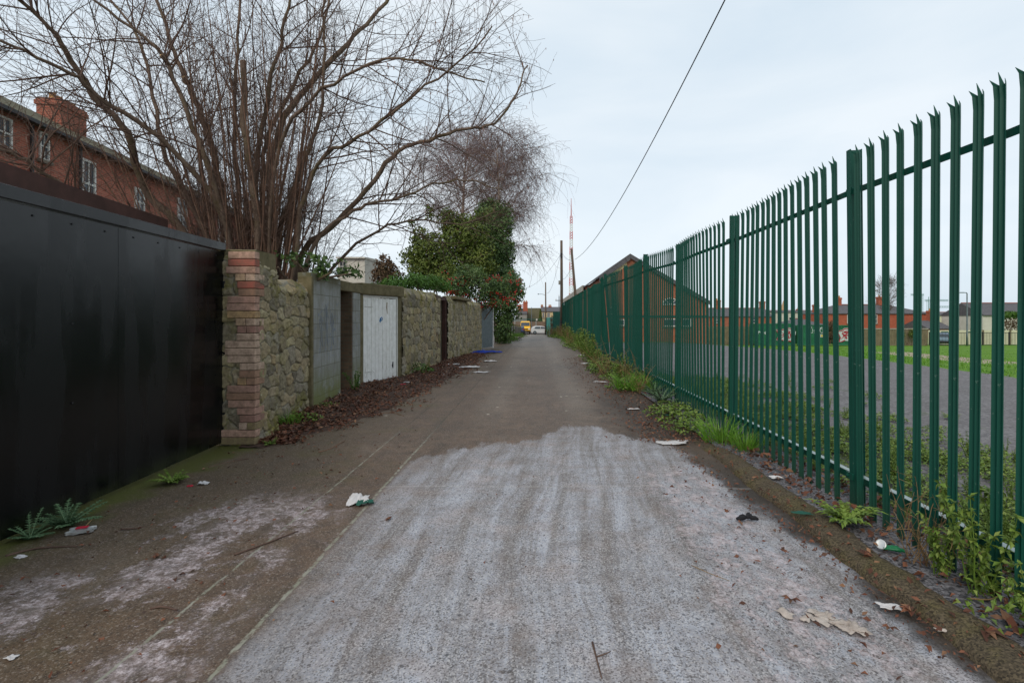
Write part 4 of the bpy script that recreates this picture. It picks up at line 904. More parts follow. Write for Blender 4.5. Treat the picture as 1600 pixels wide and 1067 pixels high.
leafy_thing('ivy_hedge', 'bright green ivy heaped on the wall top above the rounded wall', 'ivy', (-3.7, 16.6, 2.2),
    [(at(640, 440, 16.2), (.75, .6, .26)), (at(668, 441, 17.2), (.62, .6, .26)), (at(610, 446, 15.2), (.5, .5, .16)), (at(690, 448, 18.0), (.4, .5, .2))], 3800, .085, 'bright_ivy', 8, 6)
leafy_thing('bramble', 'trailing green bramble leaves on top of the block wall', 'bramble', (-4.1, 8.9, 2.2),
    [(at(470, 405, 8.7), (.30, .3, .12)), (at(510, 412, 9.0), (.34, .3, .16)), (at(545, 425, 9.6), (.28, .3, .10)), (at(500, 425, 8.8), (.20, .2, .16)), (at(438, 405, 8.2), (.14, .2, .1))], 430, .10, 'ivy', 10, 7)
leafy_thing('brown_shrub', 'dry brown spiky shrub far behind the wall above white door', 'shrub', (-7.4, 26, 0),
    [(at(602, 420, 26), (.55, .5, .7)), (at(612, 430, 26), (.6, .5, .6)), (at(594, 432, 26), (.5, .5, .5))], 1500, .16, 'brownleaf', 12, 6)
# ------------------------------------------------------------------ leaf litter, weeds, grass
def lit_edge(Y): return np.interp(Y, [6.4, 7.2, 8.95, 11.3, 13, 17.5, 21, 24], [-3.2, -2.75, -2.25, -2.0, -2.0, -1.85, -2.0, -2.4])
def wall_x(Y): return np.interp(Y, [6.4, 6.9, 8.5, 10, 11.7, 12.9, 17, 25.6], [-3.55, -3.86, -3.8, -3.86, -3.98, -3.5, -3.24, -2.77])
def lit_z(x, y):
    e, wx = lit_edge(y), wall_x(y); t = (e - x) / max(.2, e - wx); f = sm(6.3, 7.5, y) * (1 - sm(19, 25, y))
    return 0.13 * sm(0, 1, t) * f * (0.8 + 0.5 * mnoise.noise(Vector((x * 2.2, y * 1.4, 8)))) - (0.012 if t < .03 else 0)
m = MB(); xs = np.linspace(-4.1, -1.6, 42); ys = np.linspace(6.3, 25, 130)
vs = []; 
for y in ys:
    e, wx = lit_edge(y), wall_x(y) - .12
    for k in range(30):
        x = wx + (e + .12 * mnoise.noise(Vector((y * 2.7, 0, 0))) - wx) * k / 29; vs.append((x, y, lit_z(x, y) + 0.010 + .016 * mnoise.noise(Vector((x * 9, y * 9, 0))) - 0.05 * sm(15, 29, k) ** 1.5 * (1 + mnoise.noise(Vector((x * 2.5, y * 2.5, 4))))))
m.add(vs, [(j * 30 + i, j * 30 + i + 1, (j + 1) * 30 + i + 1, (j + 1) * 30 + i) for j in range(129) for i in range(29)])
o = m.build('leaf_mould', M['soil'], smooth=True); tag(o, kind='structure')
random.seed(33); m = MB()
def dead_leaf(m, x, y, z, s):
    n = (Vector((0, 0, 1)) + rv() * .75).normalized(); d = perp(n); m.leaf(Vector((x, y, z + s * .12)), d, n, s, s * U(.35, .7), U(0, 1), U(-.1, .5))
for _ in range(11000):
    y = 6.5 + 17.5 * U(0, 1) ** 1.6; e, wx = lit_edge(y), wall_x(y); t = U(0, 1) ** .7; x = e + (wx - e) * t + random.gauss(0, .16)
    if t < .35 and mnoise.noise(Vector((x * 2.2, y * 2.2, 6))) < -.05: continue
    dead_leaf(m, x, y, max(0.004, lit_z(x, y) + .012), U(.03, .09))
for _ in range(2600):
    y = 6.6 + 14 * U(0, 1) ** 1.5; x = random.gauss(1.9 - .01 * y, .34); dead_leaf(m, min(x, 2.55), y, .012, U(.02, .06))
for _ in range(900): dead_leaf(m, U(2.36, 3.0), U(2.2, 7), .035, U(.03, .085))
for _ in range(420): dead_leaf(m, random.gauss(2.2, .16), U(2.2, 7), .05, U(.015, .05))
for _ in range(500):
    a_ = U(2.3, 6.5); dead_leaf(m, random.gauss(1.98 - max(0, a_ - 3.3) * .09, .06), a_, .0, U(.012, .04))
for _ in range(300): dead_leaf(m, random.gauss(-2.6, .5), U(2.2, 7), .004, U(.015, .05))
for _ in range(160): dead_leaf(m, random.gauss(1.55, .3), U(2.2, 5.5), .0, U(.015, .05))
for _ in range(260): dead_leaf(m, U(-1.9, 1.6), U(2.4, 18), .004, U(.012, .03))
tag(m.build('fallen_leaves', M['leafbrown']), kind='stuff')

def weed_mesh(kind, seed):
    random.seed(seed); m = MB(); st = MB()
    if kind == 'grass':
        for _ in range(170):
            a = U(0, 6.28); r = U(0, .17); p = Vector((math.cos(a) * r, math.sin(a) * r, 0)); L_ = U(.14, .36); d = Vector((math.cos(a) * U(.1, .9), math.sin(a) * U(.1, .9), 1)).normalized()
            s = perp(d) * .0035; q1 = p + d * L_ * .55; q2 = p + d * L_ + Vector((d.x, d.y, -.4)) * L_ * .25
            m.add([p - s, p + s, q1 + s * .8, q1 - s * .8, q2], [(0, 1, 2, 3), (3, 2, 4)], U(0, 1))
        return m
    if kind == 'low':      # low carpet of small lobed leaves
        for _ in range(190):
            a = U(0, 6.28); r = .34 * U(0, 1) ** .6; h = .13 * (1 - (r / .36) ** 2) * U(.3, 1.1); n = (Vector((0, 0, 1)) + rv() * .6).normalized(); d = perp(n)
            m.leaf(Vector((math.cos(a) * r, math.sin(a) * r, h + .01)), d, n, U(.03, .07), U(.022, .045), U(0, 1))
        return m
    if kind == 'rosette':  # dandelion-like rosette of long toothed leaves
        for k in range(26):
            a = k * 2.4 + U(-.3, .3); d = Vector((math.cos(a), math.sin(a), U(.25, .9))).normalized(); L_ = U(.12, .24); p = Vector((0, 0, .01))
            for j in range(5):
                b = p + d * L_ * j / 5; d2 = (d + Vector((0, 0, -.12 * j))).normalized(); sd_ = perp(Vector((0, 0, 1)))
                m.leaf(b, d2, Vector((0, 0, 1)), L_ * .36, .03 + .012 * math.sin(j), U(.2, 1), .2)
                for q in (-1, 1): m.leaf(b, (d2 * .6 + d2.cross(Vector((0, 0, 1))) * q).normalized(), Vector((0, 0, 1)), .032, .016, U(.2, 1))
        return m
    if kind == 'tall':     # upright branching weed
        for k in range(9):
            a = U(0, 6.28); q, rr = grow(Vector((U(-.05, .05), U(-.05, .05), 0)), Vector((math.cos(a) * .28, math.sin(a) * .28, 1)), U(.3, .62), .005, .002, 7, .12); m.tube(q, rr, 4, .3)
            for j in range(1, 8):
                for _ in range(7):
                    d = (rv() + Vector((0, 0, -.1))).normalized(); n = (Vector((0, 0, 1)) + rv() * .5).normalized(); m.leaf(q[j], d, n, U(.025, .055), U(.014, .03), U(0, 1))
        return m
    if kind == 'thistle':
        for k in range(12):
            a = k * 2.4; d = Vector((math.cos(a), math.sin(a), U(.3, 1.3))).normalized(); q, rr = grow(Vector((0, 0, 0)), d, U(.2, .36), .006, .002, 6, .06, -.06); m.tube(q, rr, 4, .8)
            for j in range(1, 7):
                dd = (q[j] - q[j - 1]).normalized()
                for sgn in (-1, 1):
                    for z_ in (0, .4): m.leaf(q[j - 1].lerp(q[j], z_), (dd * .5 + dd.cross(Vector((0, 0, 1))) * sgn).normalized(), Vector((0, 0, 1)), .06 * (1.1 - j / 9), .026, U(0, 1), .3)
        return m
    if kind == 'dry':
        for k in range(16):
            q, rr = grow(Vector((U(-.08, .08), U(-.08, .08), 0)), Vector((U(-.7, .7), U(-.7, .7), 1)), U(.25, .6), .003, .0015, 7, .22, -.04); m.tube(q, rr, 3, U(0, 1))
            for j in range(2, 7):
                q2, r2 = grow(q[j], rv(), U(.05, .18), .002, .001, 3, .3); m.tube(q2, r2, 3, U(0, 1), cap=False)
        return m
KM = {'grass': 'grassblade', 'low': 'weed', 'rosette': 'weed', 'tall': 'weed', 'thistle': 'thistle', 'dry': 'deadgrass'}
pool = {(k, s): None for k in KM for s in (1, 2, 3)}
def weed(kind, x, y, sc=1.0, name=None, label=None, cat='weed', group=None, z=None, mat=None, hs=1.0):
    s = random.choice((1, 2, 3)); key = (kind, s, mat)
    if pool.get(key) is None:
        st = random.getstate(); me_ = weed_mesh(kind, s * 17 + len(kind)).build(name or 'weed_plant', M[mat or KM[kind]]); random.setstate(st); o = me_; pool[key] = o
    else: o = pool[key].copy(); C.objects.link(o); o.name = name or 'weed_plant'
    for kk in ('label', 'category', 'group'):
        if kk in o: del o[kk]
    o.location = (x, y, (gh(x, y) if z is None else z)); o.rotation_euler = (0, 0, U(0, 6.28)); o.scale = (sc, sc, sc * hs)
    return tag(o, label, cat, group)
random.seed(5)
# singled-out plants
weed('grass', 2.36, 6.55, 1.3, 'grass_tuft', 'bright green grass tuft at the foot of second near fence post', 'grass', z=.02, hs=1.0)
weed('grass', 2.52, 6.15, 1.0, 'grass_tuft', 'thin green grass tuft against the fence pales at the kerb end', 'grass', z=.02)
weed('rosette', 2.36, 3.9, 1.25, 'dandelion', 'bright rosette of toothed leaves on the mossy kerb edge', 'weed', z=.04)
weed('tall', 2.53, 2.95, 1.15, 'nightshade', 'tall leafy weed climbing the nearest fence pales', 'weed', z=.02)
weed('tall', 2.50, 3.15, .85, 'weed_plant', 'shorter leafy weed leaning beside the tall climbing weed', 'weed', z=.02)
weed('dry', 2.50, 3.35, 1.1, 'dry_weed', 'dry tangled straw coloured weed between fence pales and can', 'weed', z=.02)
weed('low', 2.52, 2.62, .8, 'weed_plant', 'lush green weed clump at the right edge by the kerb', 'weed', z=.02, hs=1.8)
weed('tall', 2.44, 2.5, .7, 'weed_plant', 'small upright weed growing out of lush clump at right edge', 'weed', z=.02)
weed('thistle', -3.62, 3.95, 1.0, 'thistle', 'grey green thistle at the foot of the black gate', 'weed', z=0)
weed('thistle', -3.68, 3.72, .7, 'thistle', 'small thistle left of the larger one under the black gate', 'weed', z=0)
weed('rosette', -3.52, 4.95, .85, 'dandelion', 'small bright weed on the concrete before the black gate', 'weed', z=0)
weed('rosette', -3.35, 6.45, .5, 'moss_clump', 'little green clump at the foot of the brick cornered pier', 'weed', z=0, hs=1.2)
weed('grass', -3.55, 7.35, .8, 'grass_tuft', 'short grass tuft against the rubble wall by the pier', 'grass', z=.06)
weed('low', -3.45, 7.6, .8, 'weed_plant', 'low green weeds at the foot of the short rubble wall', 'weed', z=.08)
weed('tall', -3.72, 10.55, .9, 'dock_plant', 'dark green dock leaves in front of the doorway recess', 'weed', z=.06, mat='bright_ivy')
weed('low', -3.55, 8.75, .6, 'weed_plant', 'small green sprig below the concrete block wall', 'weed', z=.08)
weed('low', -3.25, 14.1, 1.3, 'weed_plant', 'green weeds in dead leaves right of the white plank door', 'weed', z=.1, hs=1.4, mat='bright_ivy')
weed('low', 2.2, 8.0, 1.25, 'weed_plant', 'wide low green weed mat spilling onto the dark dirt', 'weed', z=.02, hs=1.2)
weed('thistle', 2.35, 9.6, 1.5, 'thistle', 'big grey green thistle leaning from fence over the dirt', 'weed', z=.02)
weed('thistle', 2.45, 10.6, 1.5, 'thistle', 'thistle just behind the big leaning thistle by the fence', 'weed', z=.02)
weed('dry', 2.25, 10.9, 1.2, 'dry_weed', 'straw coloured dead grass behind the thistles by the fence', 'weed', z=.02)
for x, y, s in ((2.1, 7.3, .9), (2.25, 7.1, 1.0), (2.35, 7.75, 1.1), (2.45, 8.6, 1.1), (2.05, 8.5, .9), (2.3, 8.9, 1.0)):
    weed('low', x, y, s, label='low green weed in the mat by the fence foot', group='weeds in the near mat', z=.02)
random.seed(6)
for k in range(74):
    y = 11.2 + 42 * (k / 74) ** 1.25; kind = random.choice(['low', 'low', 'low', 'tall', 'grass', 'dry'])
    weed(kind, min(2.6, max(1.75, random.gauss(2.22, .2))), y, U(1.0, 1.7) * (1 + y / 70), label='weed in the green strip along the fence foot', group='weeds along the fence foot')
for k in range(26):
    weed(random.choice(['low', 'dry', 'tall', 'grass']), random.gauss(2.2, .35), random.gauss(51, 2.2), U(1.5, 2.7), label='straggly weed around the foot of the wooden pole', group='weeds round the pole foot')
for k in range(22):
    y = U(35, 62); weed(random.choice(['low', 'grass', 'low']), -2.0 + U(-.1, .35), y, U(1.3, 2.4), label='weed along the low grey wall', group='weeds along the low wall')
random.seed(12); gm_ = MB()
protos = [weed_mesh('low', 41), weed_mesh('rosette', 42), weed_mesh('tall', 43)]
for k in range(620):
    x = 2.9 + abs(random.gauss(0, 1.3)); y = U(2.4, 14); pr = random.choice([protos[0], protos[0], protos[1], protos[2]]); s = U(.4, .9) * (1.0 if pr is not protos[2] else .6); a = U(0, 6.28); ca, sa = math.cos(a) * s, math.sin(a) * s
    b = gm_.n; gm_.v.extend([(x + v[0] * ca - v[1] * sa, y + v[0] * sa + v[1] * ca, -.02 + v[2] * s + gh(x, y)) for v in pr.v]); gm_.n += len(pr.v); gm_.f.extend([tuple(i + b for i in f) for f in pr.f]); gm_.r.extend(pr.r)
tag(gm_.build('ground_weeds', M['weed']), kind='stuff')
gb = MB(); random.seed(14)
for k in range(9000):
    y = 14 + 34 * U(0, 1) ** 1.3; x = 10.9 + .18 * y + abs(random.gauss(0, 6)); h_ = U(.03, .09); z = gh(x, y) - .03; a = U(0, 6.28)
    gb.add([(x - .02 * math.cos(a), y - .02 * math.sin(a), z), (x + .02 * math.cos(a), y + .02 * math.sin(a), z), (x + U(-.03, .03), y + U(-.03, .03), z + h_)], [(0, 1, 2)], U(0, 1))
tag(gb.build('grass', M['grassblade']), kind='stuff')

# ------------------------------------------------------------------ litter on the lane
random.seed(77)
def sheet(w_, h_, amp, seed, nx=22, ny=16, thick=.003, fold=0.0):
    """crumpled sheet with an uneven outline and a little thickness"""
    m = MB(); vs = []
    for j in range(ny + 1):
        for i in range(nx + 1):
            u, v = i / nx - .5, j / ny - .5; e = 1 + .5 * mnoise.noise(Vector((u * 2.3, v * 2.3, seed * 1.7)))
            z = amp * max(0, .45 + .75 * mnoise.noise(Vector((u * 2.6, v * 2.6, seed + 9.3))) + .55 * abs(mnoise.noise(Vector((u * 5.2, v * 5.2, seed + 4.1))))) * (1 - .8 * max(abs(u), abs(v)) ** 2 * 2) + fold * max(0, u)
            vs.append((u * w_ * e, v * h_ * e, z + .002))
    N = len(vs); vs += [(x, y, z + thick) for x, y, z in vs]; fs = []; W = nx + 1
    for j in range(ny):
        for i in range(nx):
            a = j * W + i; fs.append((a + N, a + 1 + N, a + W + 1 + N, a + W + N)); fs.append((a, a + W, a + W + 1, a + 1))
    for i in range(nx): fs += [(i, i + 1, i + 1 + N, i + N), (ny * W + i + 1, ny * W + i, ny * W + i + N, ny * W + i + 1 + N)]
    for j in range(ny): fs += [((j + 1) * W, j * W, j * W + N, (j + 1) * W + N), (j * W + nx, (j + 1) * W + nx, (j + 1) * W + nx + N, j * W + nx + N)]
    m.add(vs, fs); return m
def drop(o, px, py, rz=0.0, z=0.0):
    Y = F * (H - z) / (py - CY); o.location = ((px - CX) / F * Y, Y, z); o.rotation_euler = (0, 0, rz); return o
nk = empty('crumpled_napkin', label='crumpled white and dark green paper bag by the road joint', cat='litter'); drop(nk, 560, 786, .2)
sheet(.17, .14, .075, 3).build('white_half', M['paper'], nk, smooth=True); s_ = sheet(.13, .08, .05, 5).build('green_half', M['pgreen'], nk, smooth=True); s_.location = (.06, -.05, .0)
cn = empty('crushed_carton', label='flattened white and red drinks carton with straw near the thistles', cat='litter'); drop(cn, 127, 832, .35)
sheet(.15, .09, .02, 7, thick=.02).build('carton', M['canmetal'], cn, smooth=False); MB().box((-.05, -.02, .026), (.02, .02, .03)).build('red_print', M['red'], cn).location = (.02, 0, .012); MB().cyl((0, 0, .02), (.03, .09, .06), .003, sides=6).build('straw', M['deadgrass'], cn)
def paper(name, label, px, py, w_, h_, amp, mat='paper', z=0.0, group=None, seed=None, cat='litter', rz=None, thick=.003):
    o = sheet(w_, h_, amp, seed or random.randint(1, 999), 16, 12, thick).build(name, M[mat], smooth=True); drop(o, px, py, U(-.6, .6) if rz is None else rz, z); return tag(o, label, cat, group)
paper('paper_scrap', 'small white scrap below the thistle at the left edge', 32, 871, .07, .04, .01)
paper('paper_scrap', 'white paper shard at the bottom left corner of the lane', 18, 1028, .05, .035, .008)
paper('litter_scrap', 'pinkish red plastic cap beside the weed before black gate', 297, 760, .05, .04, .012, 'red')
paper('paper_ball', 'grey crumpled paper beside the red cap before black gate', 318, 757, .09, .06, .035)
paper('paper_sheet', 'flat white torn foam sheet on dark dirt beyond the pale spill', 1052, 692, .36, .20, .012, rz=.1)
tm = MB()
for q in range(20):
    o_ = sheet(U(.04, .12), U(.025, .06), U(.004, .020), 60 + q, 10, 7, .0015); a = U(0, 6.28); ca, sa = math.cos(a), math.sin(a); dx, dy = random.gauss(0, .11), random.gauss(0, .04); dy -= dx * .3
    tm.add([(x * ca - y * sa + dx, x * sa + y * ca + dy, z) for x, y, z in o_.v], o_.f)
tag(drop(tm.build('tissue_mass', M['tissue'], smooth=True), 1295, 972, -.15), 'trodden cream wet tissue heap on the pale concrete at the right', 'litter')
paper('paper_scrap', 'white torn paper just left of the kerb below the crushed can', 1390, 949, .11, .06, .012, rz=-.3)
paper('card_scrap', 'pale orange card scrap lying beside the kerb at lower right', 1478, 987, .09, .035, .01, 'tissue', rz=-.3)
paper('green_wrapper', 'flat green and white wrapper strip lying on the mossy kerb', 1252, 802, .15, .05, .012, 'pgreen', z=.062, rz=-.25)
paper('white_wrapper', 'white cup lid at the fence foot beyond the green wrapper', 1213, 747, .11, .07, .025, z=.03)
paper('paper_scrap', 'white scrap in dead leaves below the short rubble wall', 502, 660, .15, .09, .03, z=.02)
paper('paper_scrap', 'greyish wet paper among dead leaves below block wall', 529, 640, .20, .06, .015, z=.05)
paper('paper_scrap', 'white paper beside the dock leaves by the doorway recess', 556, 628, .14, .1, .02, z=.06)
paper('plastic_scrap', 'green plastic scrap beside dock leaves by the doorway recess', 543, 625, .16, .06, .02, 'pgreen', z=.06)
paper('paper_scrap', 'small white scrap in the dead leaves before white door', 617, 614, .09, .07, .02, z=.05)
paper('wrapper', 'crumpled pale wrapper at the foot of the white door frame', 636, 598, .16, .1, .03, z=.08)
paper('red_wrapper', 'red crisp packet in dead leaves right of white door', 630, 601, .12, .08, .02, 'red', z=.08)
paper('plastic_bag', 'pale plastic bag lying by foot of the narrow teal door', 708, 571, .45, .34, .08, z=.04)
paper('paper_sheet', 'long white newspaper lying in dead leaves past the teal door', 735, 574, .62, .36, .05, z=.02)
paper('paper_sheet', 'white folded paper on bare concrete nearest the road joint', 752, 582, .42, .22, .04)
paper('paper_scrap', 'small pale scrap near teal door left of the plastic bag', 692, 573, .3, .16, .03, z=.04)
paper('paper_scrap', 'pale scrap in the litter short of the teal door', 686, 586, .28, .12, .03, z=.03)
paper('foam_tray', 'white foam tray on the lane edge near the blue cloth', 766, 565, .42, .26, .06)
paper('blue_cloth', 'crumpled bright blue cloth before the galvanised door', 758, 552, 1.3, .5, .16, 'blue')
paper('yellow_bag', 'pale yellowish bag by the low wall past the ivy', 806, 530, 1.0, .6, .25, 'tissue')
paper('paper_scrap', 'white scrap on the dirt left of the low fence weeds', 990, 639, .22, .09, .01)
paper('plastic_scrap', 'pale green plastic on dirt beside wide weed mat', 1041, 650, .16, .1, .03, 'pgreen')
paper('paper_scrap', 'pale paper on dirt in front of the dead grass', 939, 597, .3, .14, .02)
paper('blue_wrapper', 'blue wrapper beside the far fence weeds', 930, 577, .22, .16, .05, 'blue')
paper('paper_scrap', 'greenish white paper next to the blue wrapper by weeds', 916, 569, .34, .2, .05)
paper('paper_scrap', 'white paper farther along the fence weeds', 908, 556, .34, .2, .05)
paper('black_stone', 'small black plastic lump on the dirt by grass tuft', 1072, 667, .09, .07, .05, 'blackcloth')
bk = empty('black_glove', label='crumpled black glove lying on the pale concrete near the kerb', cat='glove'); drop(bk, 1166, 812, .1)
m = MB()
for a, b in (((-.09, -.01, .012), (0, .005, .02)), ((-.04, .03, .014), (.02, .01, .022)), ((0, 0, .022), (.06, .04, .024)), ((.02, .0, .02), (.085, -.03, .016)), ((.03, .04, .03), (.05, .055, .016))):
    q = [Vector(a).lerp(Vector(b), t) + rv() * .006 for t in (0, .33, .66, 1)]; m.tube(q, [.010, .019, .017, .009], 7)
m.build('glove', M['blackcloth'], bk, smooth=True)
can = empty('crushed_can', label='crushed green and silver drinks can at the fence foot', cat='can'); drop(can, 1392, 861, -.5, .03)
b = sheet(.12, .06, .03, 15, 12, 8, .012); b.build('can_body', M['cangreen'], can, smooth=True); m = MB(); m.lathe([(.027, 0), (.033, .004), (.033, .008), (.026, .006)], (0, 0, 0), 16); l_ = m.build('can_base', M['canmetal'], can, smooth=True); l_.location = (-.055, .0, .035); l_.rotation_euler = (.9, -.5, 0)
def stick(label, pts, r, name='twig', mat='twig', z=0.006):
    m = MB(); W = [Vector(((px - CX) / F * (F * H / (py - CY)), F * H / (py - CY), z)) for px, py in pts]; o0 = W[0].copy(); W = [p - o0 + rv() * r for p in W]
    W = smooth_path(W, 3); m.tube(W, [r * (1 - .6 * i / len(W)) for i in range(len(W))], 5); o = m.build(name, M[mat], smooth=True); o.location = o0; return tag(o, label, 'twig')
stick('forked brown twig at the bottom middle of the pale concrete', [(926, 1003), (932, 1030), (940, 1062)], .006)
stick('short side twig lying against the forked twig at bottom middle', [(933, 1028), (945, 1024), (953, 1020)], .004)
stick('long dark twig across the second road joint at the left', [(368, 868), (410, 852), (467, 831)], .008)
stick('thick brown twig lying in the flaky crust at lower left', [(238, 952), (255, 950), (275, 957)], .009)
stick('long thin twig in front of thistle by black gate', [(10, 868), (60, 858), (122, 853)], .009)
stick('thin twig on the mossy concrete left of flaky crust', [(188, 829), (210, 827), (230, 822)], .007)
stick('pale straw stalk lying across the right side pale concrete', [(1080, 884), (1110, 898), (1140, 908)], .003, mat='deadgrass')
stick('long pale stick on the mossy concrete beside leaf litter', [(497, 707), (515, 702), (537, 690)], .010, mat='shoot')
stick('long curved stick lying along edge of the leaf litter', [(468, 675), (500, 664), (533, 659), (570, 661)], .010, mat='shoot')
stick('crooked stick at the outer edge of leaf litter', [(582, 652), (592, 646), (615, 645), (632, 650)], .011, mat='shoot')
stick('dark twig lying toward the foot of the brick pier', [(325, 730), (355, 722), (388, 717)], .010)
stick('bent pale twig on gravel at the far lower right', [(1515, 945), (1545, 948), (1565, 938)], .005, mat='deadgrass', z=.04)
def bleaf(label, px, py, s, z=0.0):
    m = MB(); random.seed(int(px)); 
    for k in range(5): m.leaf(Vector((0, 0, .008)), Vector((math.cos(k * .75 - 1.5), math.sin(k * .75 - 1.5), U(0, .35))).normalized(), Vector((0, 0, 1)), s * U(.7, 1.1), s * .45, U(0, 1), .35)
    o = m.build('fallen_leaf', M['leafbrown']); drop(o, px, py, U(0, 6), z); return tag(o, label, 'leaf')
bleaf('curled brown leaf standing on the cream tissue smear', 1236, 938, .06)
bleaf('brown leaf at the right tip of cream tissue smear', 1390, 982, .05)
bleaf('large dark brown leaf at the kerb foot lower right', 1424, 957, .08)
bleaf('reddish brown leaf on the kerb near bottom right corner', 1540, 988, .09, .05)
bleaf('single orange brown leaf on pale concrete near the joint', 609, 812, .05)
bleaf('brown leaf on pale concrete right of the black glove', 1222, 862, .05)
bleaf('dark leaf lying on mossy kerb beside the crushed can', 1350, 868, .07, .055)
bleaf('orange leaf on the mossy concrete at left of crust', 247, 871, .05)

# ------------------------------------------------------------------ buildings
def window(par, o, u, n, w_, h_, mat_f='white_paint', bars=(1, 1), sill=True, off=Vector((0, 0, 0)), depth=.06):
    """sash window: o lower-left corner, u along the wall, n outwards"""
    u = Vector(u).normalized(); n = Vector(n).normalized(); o = Vector(o) + off; z = Vector((0, 0, 1)); t = min(.09, w_ * .12)
    def bar(m, a0, a1, b0, b1, d0, d1):
        m.add([o + u * a + z * b + n * d for a, b, d in ((a0, b0, d0), (a1, b0, d0), (a1, b0, d1), (a0, b0, d1), (a0, b1, d0), (a1, b1, d0), (a1, b1, d1), (a0, b1, d1))], [(0, 1, 2, 3), (7, 6, 5, 4), (0, 4, 5, 1), (1, 5, 6, 2), (2, 6, 7, 3), (3, 7, 4, 0)])
    m = MB(); bar(m, 0, t, 0, h_, 0, depth); bar(m, w_ - t, w_, 0, h_, 0, depth); bar(m, t, w_ - t, 0, t, 0, depth); bar(m, t, w_ - t, h_ - t, h_, 0, depth)
    for k in range(bars[0]): x = w_ * (k + 1) / (bars[0] + 1); bar(m, x - t * .3, x + t * .3, t, h_ - t, .012, depth * .7)
    for k in range(bars[1]): y = h_ * (k + 1) / (bars[1] + 1); bar(m, t, w_ - t, y - t * .4, y + t * .4, .012, depth * .72)
    f = m.build('window', M[mat_f], par); g = MB(); bar(g, t, w_ - t, t, h_ - t, .003, .011); g.build('pane', M['glass'], f)
    if sill: g = MB(); bar(g, -.08, w_ + .08, -.12, -.005, 0, .12); g.build('sill', M['sill'], f)
    return f
def chimney(par, x0, x1, y0, y1, z0, z1, mat, pots=3, pot_along='y', ph=.35):
    m = MB().box((x0, y0, z0), (x1, y1, z1 - .32)).box((x0 - .06, y0 - .06, z1 - .318), (x1 + .06, y1 + .06, z1 - .12)).box((x0 - .02, y0 - .02, z1 - .118), (x1 + .02, y1 + .02, z1))
    ch = m.build('chimney', M[mat], par)
    for k in range(pots):
        t = (k + .5) / pots; x = (x0 + x1) / 2 if pot_along == 'y' else x0 + (x1 - x0) * t; y = y0 + (y1 - y0) * t if pot_along == 'y' else (y0 + y1) / 2
        MB().lathe([(.15, 0), (.13, .05), (.11, ph * .8), (.14, ph * .82), (.14, ph)], (x, y, z1), 10).build('pot', M['pot'], ch)
    return ch
# brick terrace on the left (local x runs along the row, local y away from the lane)
ter = empty('terraced_house', (-15.7, 8, 0), math.atan2(.989, -.149), label='long red brick terrace with mossy slate roof behind the left gate', cat='house')
TL = 34; EV = 8.2
MB().box((0, 0, 0), (TL, 8, EV)).build('wall', M['brick_red'], ter)
rf = MB(); rf.prism([(-.2, -.28, EV - .02), (-.2, 4, EV + 2.4), (-.2, 8.25, EV - .02)], (TL + .4, 0, 0)).build('roof', M['mossy_slate'], ter)
gut = MB(); gut.box((-.2, -.40, EV - .10), (TL + .2, -.285, EV + .02)); gut.build('gutter', M['dark'], ter)
for s in (9.36, 11.6, 20.5, 27): MB().cyl((s, -.09, 0), (s, -.09, EV - .1), .055, sides=8).build('drainpipe', M['dark'], ter)
for s, z, w_, h_ in ((8.1, 7.0, .55, 1.0), (9.75, 7.1, .42, .95), (11.75, 5.9, .75, 1.85), (15.0, 6.2, .7, 1.25), (18.5, 6.1, .9, 1.7), (23, 6.1, .9, 1.7), (28, 6.1, .9, 1.7), (11.7, 2.4, .9, 1.7), (18.5, 2.4, .9, 1.7)):
    window(ter, (s, 0, z), (1, 0, 0), (0, -1, 0), w_, h_, bars=(1, 1))
chimney(ter, 15.9, 17.5, 3.5, 4.5, EV + 1.4, 11.55, 'brick_red', 4, 'x', .28)
